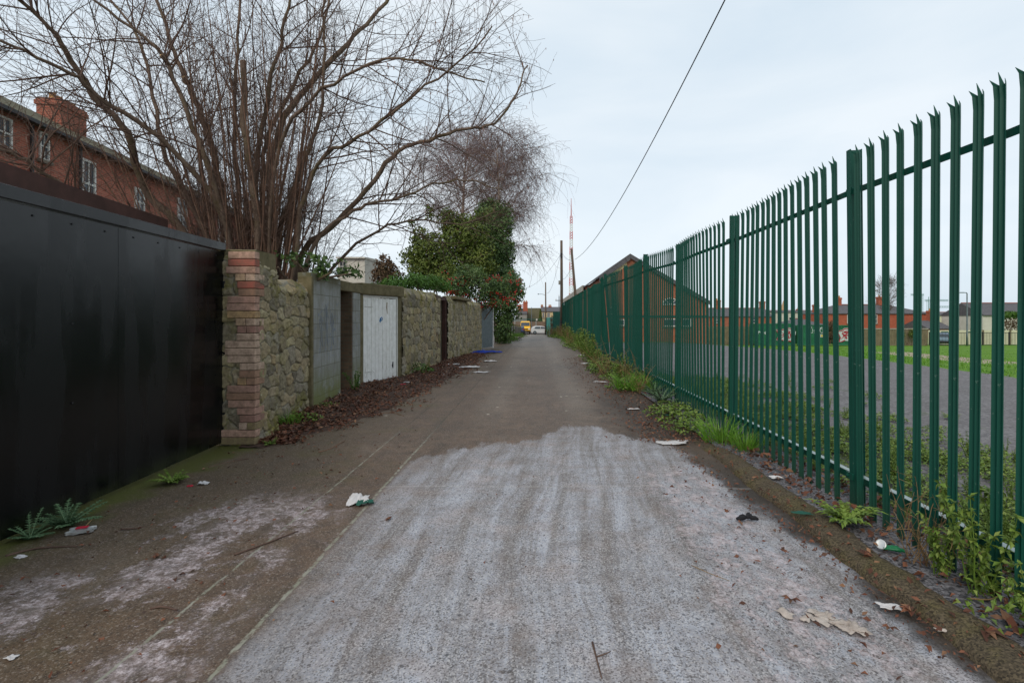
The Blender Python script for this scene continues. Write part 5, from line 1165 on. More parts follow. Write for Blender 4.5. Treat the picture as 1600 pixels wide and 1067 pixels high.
def house(name, label, X0, X1, Y_, dep, z0, eave, ridge, wall, roof, axis='x', hip=0.0, wins=(), chims=(), ridge_tile=True, cat='house', overhang=.25, bars=(1, 1)):
    r_ = empty(name, ((X0 + X1) / 2, Y_ + dep / 2, z0), label=label, cat=cat); w2_ = (X1 - X0) / 2; d2 = dep / 2; h_ = eave - z0; rh = ridge - z0
    m = MB().box((-w2_, -d2, 0), (w2_, d2, h_)); rm = MB(); o = overhang
    if axis == 'x':
        if hip == 0: m.add([(-w2_, -d2, h_), (-w2_, d2, h_), (-w2_, 0, rh - .05), (w2_, -d2, h_), (w2_, d2, h_), (w2_, 0, rh - .05)], [(0, 2, 1), (3, 4, 5)])
        a = [(-w2_ - o * .3, -d2 - o, h_), (w2_ + o * .3, -d2 - o, h_), (w2_ + o * .3, d2 + o, h_), (-w2_ - o * .3, d2 + o, h_), (-w2_ - o * .3 + hip, 0, rh), (w2_ + o * .3 - hip, 0, rh)]
        rm.add([Vector(p) for p in a] + [Vector(p) - Vector((0, 0, .12)) for p in a[:4]], [(0, 1, 5, 4), (2, 3, 4, 5), (3, 0, 4), (1, 2, 5), (0, 6, 7, 1), (1, 7, 8, 2), (2, 8, 9, 3), (3, 9, 6, 0), (6, 9, 8, 7)])
    else:
        m.add([(-w2_, -d2, h_), (w2_, -d2, h_), (0, -d2, rh - .05), (-w2_, d2, h_), (w2_, d2, h_), (0, d2, rh - .05)], [(0, 1, 2), (3, 5, 4)])
        a = [(-w2_ - o, -d2 - o * .3, h_ - .05), (0, -d2 - o * .3, rh), (w2_ + o, -d2 - o * .3, h_ - .05), (-w2_ - o, d2 + o, h_ - .05), (0, d2 + o, rh), (w2_ + o, d2 + o, h_ - .05)]
        rm.add([Vector(p) for p in a] + [Vector(p) - Vector((0, 0, .15)) for p in a], [(0, 3, 4, 1), (1, 4, 5, 2), (6, 7, 10, 9), (7, 8, 11, 10), (0, 1, 7, 6), (1, 2, 8, 7), (3, 9, 10, 4), (4, 10, 11, 5), (0, 6, 9, 3), (2, 5, 11, 8)])
    m.build('wall', M[wall], r_); rf = rm.build('roof', M[roof], r_)
    if ridge_tile and axis == 'x': MB().box((-w2_ + hip, -.12, rh - .03), (w2_ - hip, .12, rh + .10)).build('ridge_tiles', M['redtile'], r_)
    for cx, zb, w_, hh in wins: window(r_, (cx - w_ / 2 - (X0 + X1) / 2, -d2, zb - z0), (1, 0, 0), (0, -1, 0), w_, hh, bars=bars)
    for cx, w_, zt in chims: chimney(r_, cx - w_ / 2 - (X0 + X1) / 2, cx + w_ / 2 - (X0 + X1) / 2, -.4, .4, h_ + .2, zt - z0, wall if 'brick' in wall else 'brick_red', 2, 'x')
    return r_
def wx(px, Y): return (px - CX) / F * Y
def wz(py, Y): return H - (py - CY) / F * Y
# school gable behind the fence
sch = empty('school_building', (11.5, 50, -.7), label='brown brick school with grey gable roof behind the palisade fence', cat='building')
SX0, SX1, apx = 6.4 - 11.5, 16.6 - 11.5, wx(984, 50) - 11.5; zb = .7
e0, e1, ez, ra = wz(431, 50) + zb, wz(470, 50) + zb, 0, wz(399, 50) + zb
m = MB(); poly = [(SX0, 0, -.3), (SX1, 0, -.3), (SX1, 0, e1 - .1), (apx, 0, ra - .15), (SX0, 0, e0 - .1)]; m.prism(poly, (0, 16, 0)); m.build('wall', M['brick_school'], sch)
m = MB()
for (xa, za), (xb, zb_) in (((SX0 - .3, e0 - .2), (apx, ra)), ((apx, ra), (SX1 + .35, e1 - .2))):
    m.prism([(xa, -.25, za), (xb, -.25, zb_), (xb, -.25, zb_ + .14), (xa, -.25, za + .14)], (0, 16.4, 0))
m.build('roof', M['slate'], sch)
m = MB()
m.prism([(SX0 - .28, -.3, e0 - .62), (apx, -.3, ra - .46), (apx, -.3, ra - .01), (SX0 - .28, -.3, e0 - .17)], (0, .045, 0)); m.prism([(apx, -.3, ra - .3), (SX1 + .33, -.3, e1 - .45), (SX1 + .33, -.3, e1 - .17), (apx, -.3, ra - .01)], (0, .045, 0))
m.build('bargeboard', M['slate'], sch)
m = MB(); m.prism([(SX0 + .1, -.04, e0 - 1.0), (apx - .3, -.04, ra - .95), (apx - .3, -.04, ra - .40), (SX0 + .1, -.04, e0 - .55)], (0, .03, 0)); m.build('soffit_panel', M['cream'], sch)
bz = wz(494.5, 50) + .7
MB().box((SX0, -.09, bz - .08), (SX1, -.005, bz + .10)).build('band_course', M['greenpanel'], sch)
for px0, px1, pt, pb in ((965, 976, 499, 509), (996, 1003, 499, 509), (1037, 1063, 498, 510), (1066, 1080, 498, 510)):
    window(sch, (wx(px0, 50) - 11.5, 0, wz(pb, 50) + .7), (1, 0, 0), (0, -1, 0), (px1 - px0) / 16, (pb - pt) / 16, bars=(1, 0))
window(sch, (wx(951, 50) - 11.5, 0, wz(492, 50) + .75), (1, 0, 0), (0, -1, 0), .75, .7, bars=(1, 0))
aw = MB(); ac = Vector((wx(1047, 50) - 11.5, -.08, wz(476, 50) + .7)); pts = [ac + Vector((.75 * math.cos(math.pi * k / 12), 0, .62 * math.sin(math.pi * k / 12))) for k in range(13)]
aw.tube(pts, .06, 6); aw.tube([pts[0], pts[-1]], .05, 6)
for k in (3, 6, 9): aw.tube([ac, pts[k]], .03, 5)
f = aw.build('arched_window', M['white_paint'], sch); g = MB(); g.prism([p + Vector((0, .06, 0)) for p in pts], (0, .015, 0)); g.build('pane', M['glass'], f)
# long wing along the lane
wing = empty('school_wing', (8.4, 92, -1), label='long red brick wing with low grey roof running beside the lane', cat='building')
ex = (wz(431, 50)) + 1.0 + .62
m = MB().box((-2.0, -25.4, 0), (6, 25, ex - .5)); m.build('wall', M['brick_house'], wing)
m = MB(); m.prism([(-2.3, -25.6, ex - .55), (2, -25.6, ex + .25), (6.3, -25.6, ex - .55), (2, -25.6, ex - .6)], (0, 50.8, 0)); m.build('roof', M['slate'], wing)
m = MB().box((-2.42, -25.6, ex - 1.25), (-2.305, 25.2, ex - .5)); m.build('fascia', M['corrugate'], wing)
# beyond the field
house('terraced_house', 'distant brick terrace with grey roof right of the school', wx(1096, 100), wx(1207, 100), 100, 8, -1.7, wz(494, 100), wz(481, 100), 'brick_school', 'slate', wins=[(wx(1120, 100), wz(505, 100), .9, 1.2), (wx(1180, 100), wz(505, 100), .9, 1.2)], chims=[(wx(1133, 100), .9, wz(468, 100)), (wx(1205, 100), .9, wz(470, 100))])
house('warehouse', 'long cream flat fronted building behind green containers', wx(1210, 112), wx(1296, 112), 112, 12, -1.7, wz(487.5, 112), wz(484.5, 112), 'white_wall', 'slate', wins=[(wx(1236, 112), wz(504, 112), 1.0, 1.2)], cat='building', chims=[(wx(1270, 112), .8, wz(482, 112))])
house('shed', 'low grey hipped roof shed just above the green containers', wx(1238, 78), wx(1292, 78), 78, 7, -1.7, wz(508, 78), wz(498, 78), 'grey_render', 'slate', hip=2.2, cat='shed')
house('brick_house', 'bright red brick house with hipped slate roof beyond the field', wx(1294, 87), wx(1450, 87), 87, 9, -1.7, wz(489.5, 87), wz(475, 87), 'brick_house', 'slate', hip=4.0,
      wins=[(wx(1328, 87), wz(505.5, 87), 1.0, 1.5), (wx(1366, 87), wz(505.5, 87), 1.0, 1.5), (wx(1433, 87), wz(506, 87), 1.0, 1.5)], chims=[(wx(1404, 87), 1.2, wz(462, 87)), (wx(1297, 87), .8, wz(475, 87)), (wx(1334, 87), .8, wz(463.5, 87))], bars=(1, 1))
house('brick_house', 'small dark roofed extension right of the bright red house', wx(1449, 80), wx(1487, 80), 80, 6, -1.7, wz(513, 80), wz(501, 80), 'brick_house', 'slate', ridge_tile=False, chims=[(wx(1478, 80), 1.0, wz(485, 80))])
house('warehouse', 'pale long building behind the small dark roofed extension', wx(1449, 105), wx(1520, 105), 105, 9, -1.7, wz(492, 105), wz(487.5, 105), 'pale_wall', 'slate', cat='building')
house('stone_house', 'pale stone gabled house with ivy at the far right', wx(1536, 78), wx(1640, 78), 78, 8, -1.7, wz(492, 78), wz(472.5, 78), 'white_wall', 'slate')
leafy_thing('ivy_hedge', 'yellow green bush before the pale stone house', 'bush', (wx(1580, 70), 70, -1.5), [(at(1577, 492, 70), (1.1, .8, .5)), (at(1594, 492, 70), (1.0, .8, .6)), (at(1610, 493, 70), (1.0, .8, .6))], 1000, .3, 'bright_ivy', 44, 4)
leafy_thing('brown_hedge', 'leafless brown hedge below the yellow green bush', 'hedge', (wx(1585, 69), 69, -1.5), [(at(1575, 507, 69), (1.0, .7, .9)), (at(1592, 506, 69), (1.1, .7, .9)), (at(1610, 506, 69), (1.1, .7, .9))], 900, .22, 'brownleaf', 45, 4)
leafy_thing('brown_hedge', 'brown overgrown shrub between two green containers', 'hedge', (wx(1298, 55), 55.5, -1.37), [(at(1297, 522, 55.5), (.42, .5, 1.1)), (at(1298, 508, 55.5), (.4, .5, .5))], 500, .2, 'brownleaf', 46, 3)
leafy_thing('ivy_clump', 'round green ivy clump on the tan sheet fence', 'ivy', (wx(1426, 56), 56.4, -1.4), [(at(1426, 521, 56.4), (.45, .35, .5)), (at(1410, 524, 56.4), (.25, .3, .5))], 420, .16, 'shrub', 47, 3)
def corrugated(m, p, q, z0, z1, pitch=.28, amp=.035):
    p = Vector((p[0], p[1], 0)); q = Vector((q[0], q[1], 0)); d = q - p; Ln = d.length; d.normalize(); n = Vector((d.y, -d.x, 0)); k = int(Ln / pitch) * 4; vs = []
    for i in range(k + 1):
        o = n * (amp if (i % 4) in (1, 2) else -amp); b = p + d * (Ln * i / k) + o; vs += [b + Vector((0, 0, z0)), b + Vector((0, 0, z1))]
    m.add(vs, [(2 * i, 2 * i + 2, 2 * i + 3, 2 * i + 1) for i in range(k)])
def container(label, X0, X1, Y_, z0, h_, marks):
    r_ = empty('shipping_container', ((X0 + X1) / 2, Y_ + 1.2, z0), label=label, cat='container', group='green containers beyond the field'); w2_ = (X1 - X0) / 2
    m = MB(); corrugated(m, (-w2_ + .1, -1.17), (w2_ - .1, -1.17), .15, h_ - .12); m.box((-w2_ + .05, -1.1, .12), (w2_ - .05, 1.2, h_ - .05)); m.build('body', M['container'], r_)
    f = MB()
    for sx in (-1, 1): f.box((sx * w2_ - .07, -1.24, 0), (sx * w2_ + .07, -1.08, h_))
    f.box((-w2_ + .075, -1.235, h_ - .12), (w2_ - .075, -1.1, h_ - .002)); f.box((-w2_ + .075, -1.235, .02), (w2_ - .075, -1.1, .15)); f.build('frame', M['container'], r_)
    for kind, cx, cz, sw, sh in marks:
        random.seed(int(cx * 100) + 3)
        if kind == 'piece':
            g = MB(); pts = []
            for k in range(22):
                a = 2 * math.pi * k / 22; rr = 1 + .16 * math.sin(5 * a + cx) + U(-.07, .07); pts.append((cx + sw * rr * math.copysign(abs(math.cos(a)) ** .6, math.cos(a)), -1.232, cz + sh * rr * math.copysign(abs(math.sin(a)) ** .6, math.sin(a))))
            g.prism(pts, (0, .012, 0)); gg = g.build('graffiti', M['spray_white'], r_)
            g = MB(); inn = [Vector((cx + (p[0] - cx) * .93, -1.245, cz + (p[2] - cz) * .9)) for p in pts]; g.tube(inn[2:17], .05, 5); g.tube(inn[17:] + inn[:1], .07, 5)
            for _ in range(6):
                q = [Vector((cx + U(-.7, .7) * sw, -1.245, cz + U(-.7, .7) * sh)) for _ in range(4)]; g.tube(smooth_path(q, 4), U(.022, .04), 5)
            g.build('graffiti_lines', M['spray_red'], gg)
        elif kind == 'tag':
            g = MB()
            for j in range(5):
                x = cx - sw + 2 * sw * (j + .5) / 5; q = [Vector((x + U(-.12, .12), -1.235, cz + sh * (1 - 2 * t / 5) + U(-.08, .08))) for t in range(6)]; g.tube(smooth_path(q, 3), .03, 4)
            q = [Vector((cx + sw * .7 + .22 * math.cos(t), -1.235, cz + .3 * math.sin(t))) for t in np.linspace(0, 5.6, 10)]; g.tube(q, .04, 4); g.build('graffiti', M['spray_white'], r_)
        elif kind == 'sticker':
            MB().box((cx - sw, -1.25, cz - sh), (cx + sw, -1.238, cz + sh)).build('sticker', M['spray_white'], r_); MB().box((cx - sw * .6, -1.256, cz - sh * .6), (cx + sw * .6, -1.251, cz + sh * .6)).build('sticker_print', M['spray_yellow'], r_)
        elif kind == 'splash':
            g = MB()
            for j in range(3): g.tube(smooth_path([Vector((cx - sw + 2 * sw * (j + .1) / 3, -1.235, cz - sh)), Vector((cx - sw + 2 * sw * (j + .4) / 3, -1.235, cz + sh)), Vector((cx - sw + 2 * sw * (j + .95) / 3, -1.235, cz))], 4), .07, 5)
            g.build('graffiti', M['spray_white'], r_)
    return r_
zc = -1.38; YC = 56
container('green container with a red and white graffiti piece and grey tags', wx(1184, YC), wx(1241, YC), YC, zc, wz(505.5, YC) - zc, [('piece', 1.05, 1.15, 1.0, .72), ('splash', -1.45, 1.35, .6, .15)])
container('green container with white scribbled tag and small yellow sticker', wx(1247, YC), wx(1292, YC), YC, zc, wz(507.5, YC) - zc, [('tag', .5, 1.65, .75, .35), ('sticker', 1.0, 1.05, .18, .17)])
container('green container with red outlined graffiti beside the tan fence', wx(1303, YC), wx(1341, YC), YC, zc, wz(508, YC) - zc, [('piece', .1, 1.1, 1.0, .75)])
tf = empty('sheet_fence', (wx(1395, 57), 57, -1.5), label='tan corrugated sheet fence right of the containers', cat='fence'); m = MB(); corrugated(m, (wx(1343, 57) - wx(1395, 57), 0), (wx(1450, 57) - wx(1395, 57), 0), 0, wz(514.5, 57) + 1.5, .3, .03); m.build('sheets', M['tan_sheet'], tf)
MB().box((wx(1343, 57) - wx(1395, 57), -.06, wz(514.5, 57) + 1.5), (wx(1450, 57) - wx(1395, 57), .06, wz(513, 57) + 1.5)).build('capping', M['corrugate'], tf)
tf = empty('sheet_fence', (wx(1140, 60), 60, -1.2), label='brownish sheet fence between school and graffiti container', cat='fence'); m = MB(); corrugated(m, (wx(1104, 60) - wx(1140, 60), 0), (wx(1180, 60) - wx(1140, 60), 0), -.6, wz(510, 60) + 1.2, .3, .03); m.build('sheets', M['tan_sheet'], tf)
pw_ = empty('panel_wall', (wx(1540, 62), 62, -1.6), label='pale cream panel wall behind the dark railing', cat='wall')
for k in range(5):
    a, b = wx(1452, 62) + k * 3.3 - wx(1540, 62), wx(1452, 62) + k * 3.3 + 3.1 - wx(1540, 62); MB().box((a, 0, 0), (b, .2, wz(516, 62) + 1.6)).build('panel', M['pale_wall'], pw_); MB().box((b + .005, -.06, 0), (b + .195, .25, wz(515.5, 62) + 1.6)).build('pillar', M['tan_sheet'], pw_)
    MB().box((a + 1.4, -.02, wz(520, 62) + 1.6), (a + 2.3, -.003, wz(518, 62) + 1.6)).build('vent', M['greenpanel'], pw_)
rl = empty('railing', (wx(1530, 56), 56, -1.37), label='dark upright bar railing at the far edge of grass', cat='railing'); x0, x1 = wx(1452, 56) - wx(1530, 56), wx(1625, 56) - wx(1530, 56); h_ = wz(518.5, 56) + 1.37
m = MB()
for k in range(int((x1 - x0) / .16)): m.box((x0 + .16 * k, -.01, .05), (x0 + .16 * k + .025, .01, h_ - .12))
m.build('bars', M['dark'], rl); MB().box((x0, -.03, h_ - .12), (x1, .03, h_ - .06)).build('rail', M['dark'], rl); MB().box((x0, -.03, .02), (x1, .03, .07)).build('rail', M['dark'], rl)
for k in range(5): MB().box((x0 + 2.9 * k, -.05, 0), (x0 + 2.9 * k + .09, .05, h_)).build('post', M['dark'], rl)
lp = empty('street_lamp', (wx(1511, 55), 55, -1.38), label='tall grey lamp post beyond the field near the railing', cat='lamp'); hh = wz(457.5, 55) + 1.38
MB().tube([(0, 0, 0), (0, 0, 1.2), (0, 0, hh - .1), (-.05, 0, hh), (-.35, 0, hh + .02)], [.11, .08, .055, .05, .04], 8).build('pole', M['galv'], lp, smooth=True); MB().box((-.75, -.1, hh - .03), (-.33, .1, hh + .07)).build('lamp_head', M['galv'], lp, bevel=.03)
# tower cranes far off
def crane(label, px, ptop, Y, arm0, arm1, mast=True):
    r_ = empty('tower_crane', (wx(px, Y), Y, 0), label=label, cat='crane'); zt = wz(ptop, Y); m = MB()
    def lattice(a, b, w_, n):
        a, b = Vector(a), Vector(b); d = (b - a).normalized(); u = d.cross(Vector((0, 1, 0))).normalized() * w_; v = Vector((0, w_, 0))
        for s in ((1, 1), (1, -1), (-1, 1), (-1, -1)): m.tube([a + u * s[0] + v * s[1], b + u * s[0] + v * s[1]], .16, 4)
        for k in range(n): p = a.lerp(b, k / n); q = a.lerp(b, (k + 1) / n); m.tube([p + u - v, q - u - v], .12, 4); m.tube([p - u - v, q + u - v], .12, 4)
    lattice((0, 0, 0), (0, 0, zt), .8, 14); m.build('mast', M['crane'], r_); m = MB(); lattice((wx(arm0, Y) - wx(px, Y), 0, zt), (wx(arm1, Y) - wx(px, Y), 0, zt), .6, 16); m.tube([(0, 0, zt), (0, 0, zt + 3)], .3, 4); m.build('jib', M['crane'], r_); return r_
crane('pale teal tower crane nearest the far red house', 1451, 469.5, 420, 1445, 1481); crane('distant tower crane with long low jib by lamp post', 1500, 479.5, 450, 1455, 1515); crane('half hidden tower crane jib left of the other cranes', 1440, 460.5, 480, 1423, 1443)
sp_ = empty('church_spire', (wx(1224, 260), 260, -2), label='small pointed church spire on the far skyline', cat='spire'); m = MB(); m.lathe([(2.2, 0), (2.2, wz(487, 260) + 2), (1.6, wz(485, 260) + 2), (.1, wz(470, 260) + 2)], (0, 0, 0), 8); m.build('spire', M['spire'], sp_)

# ------------------------------------------------------------------ poles, cables, radio mast
def pole(name, label, x, y, top, r, lean_to=None, foot=True):
    z = gh(min(x, 2.6), y); r_ = empty(name, (x, y, z), label=label, cat='pole'); d = Vector(lean_to) if lean_to else Vector((0, 0, top - z))
    MB().tube([Vector((0, 0, 0)), d * .5 + Vector((.02, 0, 0)), d], [r, r * .9, r * .75], 10).build('shaft', M['wood_pole'], r_, smooth=True)
    if foot: MB().tube([Vector((0, 0, -.1)), d * .17], [r * 1.06, r * 1.05], 10).build('tarred_foot', M['tar'], r_, smooth=True)
    return r_
tp = pole('telegraph_pole', 'tall wooden telegraph pole standing in weeds at the right of lane', 2.55, 52, wz(376, 52), .17)
MB().box((-.12, -.2, 8.0), (.02, -.13, 8.5)).build('terminal_box', M['dark'], tp); MB().box((-.3, -.2, 5.3), (-.14, -.05, 5.7)).build('terminal_box', M['corrugate'], tp)
pole('telegraph_pole', 'leaning wooden pole behind the green fence carrying overhead cable', 3.3, 40, 6.9, .12, (-.55, 0, 7.0), False)
lpz = pole('street_lamp_pole', 'wooden pole with lamp arm near the parked cars', wx(852.5, 86), 86, wz(441, 86), .14)
b = wz(460, 86) + 1.3 - .1
MB().tube([(0, -.1, b - .2), (-.4, -.1, b), (-1.0, -.1, b + .05)], .035, 6).build('lamp_arm', M['galv'], lpz); MB().lathe([(.05, 0), (.16, .04), (.14, .12), (.05, .18)], (-1.2, -.1, b - .05), 10).build('lamp_head', M['galv'], lpz).scale = (1.0, 1, 1)
ip = empty('utility_pole', (wx(873.5, 100), 100, -1.3), label='slim grey pole with crossarm behind the green panels', cat='pole'); hh = wz(463, 100) + 1.3
MB().cyl((0, 0, 0), (0, 0, hh), .12, .08, 8).build('shaft', M['galv'], ip); MB().box((-.7, -.06, hh - .9), (.7, .06, hh - .75)).build('crossarm', M['galv'], ip)
for k in (-.6, 0, .6): MB().lathe([(.05, 0), (.09, .06), (.05, .12), (.08, .2), (.03, .3)], (k, 0, hh - .75 if k else hh), 8).build('insulator', M['mastwhite'], ip)
gp = empty('sign_pole', (wx(830.5, 104), 104, -1.3), label='thin grey pole before the far brown roofed house', cat='pole'); MB().cyl((0, 0, 0), (0, 0, wz(480, 104) + 1.3), .07, .05, 8).build('shaft', M['galv'], gp); MB().box((.9, -.02, wz(501, 104) + 1.3), (1.2, .02, wz(498, 104) + 1.3)).build('sign_plate', M['white_paint'], gp)
def cable(label, P, r, name='overhead_cable'):
    m = MB(); o0 = Vector(P[0]); m.tube([Vector(p) - o0 for p in P], r, 5); o = m.build(name, M['cable'], smooth=True); o.location = o0; return tag(o, label, 'cable')
cable('black overhead cable swooping from the leaning pole across the sky', [(3.5 - .0125 * y, y, 5.83 + .0034 * (y - 30) ** 2) for y in np.linspace(39.9, -6, 60)], .013)
tpT = Vector((2.5, 51.8, 8.4)); lpT = Vector((2.85, 39.9, 6.1))
def sag(a, b, s, n=16): return [Vector(a).lerp(Vector(b), t) - Vector((0, 0, s * 4 * t * (1 - t))) for t in np.linspace(0, 1, n)]
cable('thin cable between the leaning pole and telegraph pole', sag(lpT, tpT, .3), .012); cable('slack cable from the telegraph pole toward the far lamp pole', sag(tpT, (1.55, 86, 5.9), 1.5), .014); cable('second thin cable dropping from the leaning pole to telegraph pole', sag(lpT - Vector((0, 0, .2)), (2.45, 51.8, 5.6), .5), .012)
cable('thin drop cable from telegraph pole to the birch side', sag(tpT - Vector((0, 0, .3)), (-2.2, 66, 5.4), 1.0), .012)
mast = empty('radio_mast', (wx(892.5, 300), 300, -2), label='tall red and white lattice radio mast on the skyline', cat='mast'); zt = wz(338, 300) + 2; nseg = 14
for k in range(nseg):
    m = MB(); z0_, z1_ = zt * k / nseg, zt * (k + 1) / nseg; hw = 1.35 - .75 * k / nseg
    for sx, sy in ((1, 1), (1, -1), (-1, 1), (-1, -1)): m.tube([(sx * hw, sy * hw, z0_), (sx * (hw - .05), sy * (hw - .05), z1_)], .17, 4)
    for j in range(3):
        a, b = z0_ + (z1_ - z0_) * j / 3, z0_ + (z1_ - z0_) * (j + 1) / 3; m.tube([(-hw, -hw, a), (hw, -hw, b)], .12, 4); m.tube([(hw, -hw, a), (-hw, -hw, b)], .12, 4); m.tube([(-hw, hw, a), (hw, hw, b)], .12, 4)
    m.build('mast_section', M['mastred'] if k % 2 else M['mastwhite'], mast)
MB().cyl((0, 0, zt), (0, 0, wz(310, 300) + 2), .3, .12, 6).build('antenna', M['mastred'], mast)

# ------------------------------------------------------------------ end of the lane
gp1 = empty('panel_fence', (2.3, 60, 0), label='flat dark green sheet panel facing the lane past telegraph pole', cat='fence'); MB().box((-.35, 0, -.9), (.55, .06, 2.35)).build('sheet', M['greenpanel'], gp1)
gp2 = empty('panel_fence', (2.0, 72, -.8), label='paler green sheet fence running on toward the parked cars', cat='fence'); m = MB(); corrugated(m, (-.3, 18), (.05, -9), -.6, 2.5, .5, .03); m.build('sheets', M['tealpanel'], gp2)
leafy_thing('ivy_clump', 'brownish ivy climbing the corner of the green panel', 'ivy', (1.95, 60.5, -.5), [((1.85, 60.3, 1.2), (.22, .4, .8)), ((1.9, 60.4, 0.2), (.3, .4, .8))], 420, .14, 'brownleaf', 61, 3)
ew = empty('stone_wall', (0, 106, -1.3), label='brown stone wall closing the far end of lane', cat='wall'); MB().box((-22, 0, 0), (22, .4, wz(502.5, 106) + 1.3)).build('wall', brick_mat('brown_wall_stone', c(134, 114, 98), c(112, 96, 82), c(124, 110, 96), .5, .2, .02), ew)
m = MB()
for k in range(9): m.box((-9 + 2.2 * k, -.08, 0), (-8.7 + 2.2 * k, -.005, wz(502, 106) + 1.3))
m.build('piers', M['grey_render'], ew)
gf = empty('mesh_fence', (0, 106.3, wz(502.5, 106) + .02), label='low green fence on top of the far stone wall', cat='fence'); m = MB()
for k in range(100): m.box((-10 + .2 * k, 0, 0), (-9.93 + .2 * k, .03, .62))
m.box((-10, -.02, .5), (10, -.003, .56)); m.build('bars', M['greenpanel'], gf)
house('grey_gable_house', 'grey rendered gable end at far left of lane end', wx(806, 124), wx(823, 124), 124, 8, -1.5, wz(490, 124), wz(481, 124), 'grey_render', 'slate', axis='x', ridge_tile=False)
ch = empty('chimney_stack', (wx(820.5, 123), 126, wz(484, 124)), label='tall red brick chimney stack on the grey gable house', cat='chimney'); chimney(ch, -.55, .55, -.4, .4, -1, wz(471, 124) - wz(484, 124), 'brick_house', 2, 'x'); chimney(ch, -1.7, -1.0, -.4, .4, -1, wz(476.5, 124) - wz(484, 124), 'brick_house', 1, 'x')
house('terraced_house', 'low brown house with broad slate roof at lane end', wx(822, 130), wx(846, 130), 128, 9, -1.5, wz(500, 130), wz(481, 130), 'jamb', 'mossy_slate', ridge_tile=False, chims=[(wx(847, 130), .6, wz(477.5, 130))])
house('cream_house', 'cream painted house with grey roof behind the lamp pole', wx(846, 120), wx(876, 120), 120, 8, -1.5, wz(486.5, 120), wz(479, 120), 'cream', 'slate', ridge_tile=False, wins=[(wx(849, 120), wz(496, 120), .5, 1.1), (wx(857, 120), wz(496, 120), .7, 1.1)], chims=[(wx(860, 120), .7, wz(477.5, 120))])
ct_ = empty('conifer', (wx(844.5, 112), 112, -1.3), label='slim dark conical conifer at the lane end', cat='tree'); m = MB(); random.seed(3)
for _ in range(1500):
    t = U(0, 1) ** .8; zz = .3 + t * (wz(485, 112) + 1.0); rr = .55 * (1 - t) ** .8 + .04; a = U(0, 6.28); p = Vector((math.cos(a) * rr, math.sin(a) * rr, zz)); n = Vector((math.cos(a), math.sin(a), .3)); m.leaf(p, (Vector((0, 0, 1)) + rv() * .6).normalized(), n, .28, .12, U(0, .7))
m.build('crown', M['shrub'], ct_); MB().cyl((0, 0, 0), (0, 0, 2), .08, .04, 6).build('trunk', M['bark'], ct_)
house('white_house', 'white house glimpsed behind the trees above bramble', wx(528, 42), wx(570, 42), 42, 6, 0, wz(402, 42), wz(399, 42), 'white_wall', 'white_wall', ridge_tile=False, wins=[(wx(536, 42), wz(425, 42), .6, .9)])

# vehicles
def wheel(par, x, y, r, side, w_=.2):
    t = MB(); pr = [(r * .62, -w_ / 2), (r * .95, -w_ / 2), (r, -w_ * .3), (r, w_ * .3), (r * .95, w_ / 2), (r * .62, w_ / 2)]; t.lathe(pr, (0, 0, 0), 18)
    o = t.build('wheel', M['black'], par, smooth=False); o.location = (x, y, r); o.rotation_euler = (0, R(90), 0) if side == 'x' else (R(90), 0, 0)
    m = MB(); m.lathe([(.05, -w_ * .52), (r * .6, -w_ * .5), (r * .6, w_ * .5), (.05, w_ * .52)], (0, 0, 0), 12); m.build('rim', M['galv'], o); return o
def side_profile(prof, w_, tuck=.12, belt=.9):
    """car body: side outline (length x height) swept across the width, narrower above the belt line"""
    m = MB(); n = len(prof); rows = []
    for s in (-1, -.86, .86, 1):
        for x, z in prof:
            k = 1 - (tuck * max(0, (z - belt)) / .6); inset = .04 if abs(s) == 1 else 0; rows.append((x * (1 - inset * .3), s * w_ / 2 * k, z - (inset if z > belt else 0)))
    m.add(rows, [(r * n + i, r * n + (i + 1) % n, (r + 1) * n + (i + 1) % n, (r + 1) * n + i) for r in range(3) for i in range(n)] + [tuple(range(n - 1, -1, -1)), tuple(3 * n + i for i in range(n))]); return m
HB = [(-1.95, .35), (-2.0, .7), (-1.95, .98), (-1.62, 1.36), (-1.2, 1.46), (-.2, 1.48), (.35, 1.38), (1.0, .98), (1.75, .86), (1.98, .66), (2.0, .35), (1.6, .24), (-1.6, .24)]
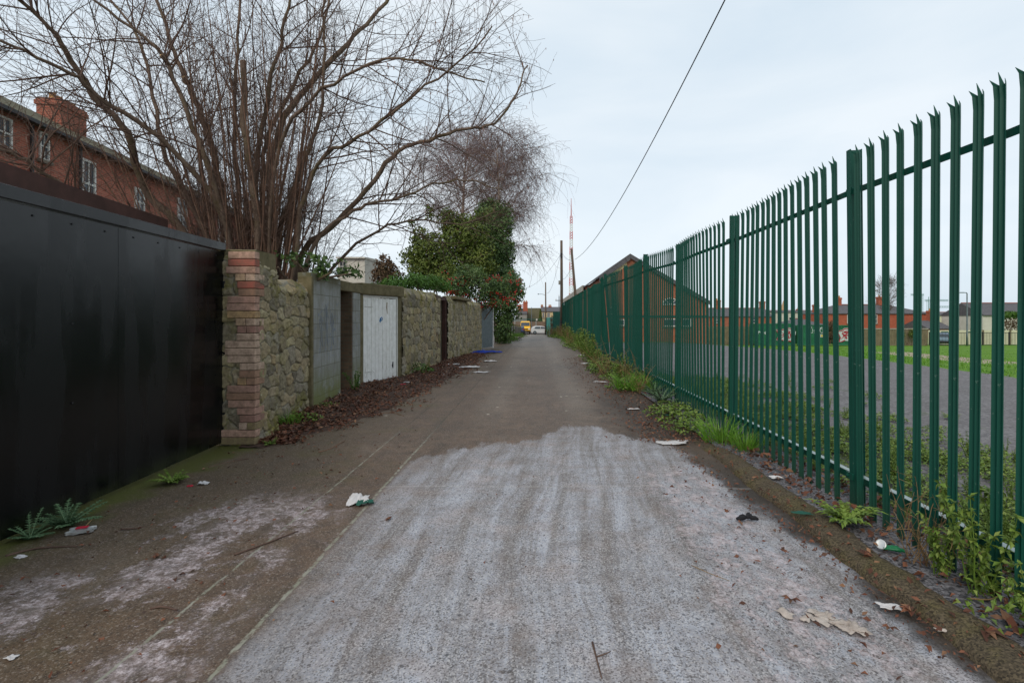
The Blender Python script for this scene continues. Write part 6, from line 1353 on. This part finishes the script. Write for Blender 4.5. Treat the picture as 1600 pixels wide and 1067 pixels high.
def hatch(label, x, y, rz, paint):
    r_ = empty('parked_car', (x, y, -1.285), rz, label=label, cat='car'); side_profile(HB, 1.74).build('body', M[paint], r_, smooth=False, bevel=.04)
    for sy in (-1, 1):
        g = MB(); yy = sy * .845
        g.prism([(-1.35, yy, 1.0), (-.30, yy, 1.0), (-.30, yy - sy * .07, 1.36), (-1.15, yy - sy * .07, 1.34)], (0, sy * .035, 0)); g.prism([(-.22, yy, 1.0), (.72, yy, 1.0), (.28, yy - sy * .07, 1.32), (-.22, yy - sy * .07, 1.36)], (0, sy * .035, 0)); g.build('side_window', M['glass'], r_)
        MB().box((-2.0, sy * .72 - .1, .82), (-1.9, sy * .72 + .1, 1.02)).build('tail_lamp', M['lampred'], r_); MB().box((1.86, sy * .62 - .14, .66), (1.98, sy * .62 + .14, .8)).build('headlight', M['clear'], r_)
        for wx_ in (-1.25, 1.25): wheel(r_, wx_, sy * .8, .31, 'y')
    MB().prism([(.42, -.62, 1.37), (.42, .62, 1.37), (.98, .68, 1.02), (.98, -.68, 1.02)], (.02, 0, .02)).build('windscreen', M['glass'], r_); MB().prism([(-1.66, -.6, 1.34), (-1.66, .6, 1.34), (-1.95, .64, 1.02), (-1.95, -.64, 1.02)], (-.02, 0, .02)).build('rear_window', M['glass'], r_); MB().box((-2.03, -.8, .36), (-1.93, .8, .55)).build('bumper', M['dark'], r_)
    return r_
hatch('silver hatchback parked sideways across the lane end', 1.0, 92, 0, 'silver')
hatch('dark blue car half hidden behind the low wall end', -2.95, 90.5, R(90), 'navy')
o = hatch('silver blue car behind the far railing at right', wx(1482, 59), 59.8, R(48), 'paleblue'); o.location.z = -1.55
van = empty('yellow_van', (wx(821, 95), 95, -1.285), R(-90), label='bright yellow van facing down the lane at its end', cat='van')
VP = [(-2.4, .4), (-2.45, 2.1), (-2.3, 2.3), (1.0, 2.3), (1.35, 2.18), (1.85, 1.42), (2.4, 1.14), (2.55, .9), (2.55, .4), (2.2, .28), (-2.2, .28)]
side_profile(VP, 1.86, .08, 1.3).build('body', M['yellow'], van, bevel=.05)
MB().prism([(1.42, -.74, 2.08), (1.42, .74, 2.08), (1.86, .82, 1.46), (1.86, -.82, 1.46)], (.03, 0, .02)).build('windscreen', M['glass'], van)
MB().box((2.5, -.5, .78), (2.575, .5, .98)).build('grille', M['dark'], van); MB().box((2.45, -.88, .36), (2.60, .88, .62)).build('bumper', M['dark'], van); MB().box((2.602, -.26, .45), (2.615, .26, .56)).build('number_plate', M['white_paint'], van)
for s in (-1, 1):
    MB().box((2.42, s * .72 - .14, .8), (2.565, s * .72 + .14, 1.04)).build('headlight', M['clear'], van); MB().box((1.4, s * 1.0 - .08, 1.4), (1.5, s * 1.0 + .08, 1.65)).build('wing_mirror', M['dark'], van)
    for wx_ in (-1.5, 1.6): wheel(van, wx_, s * .8, .33, 'y')
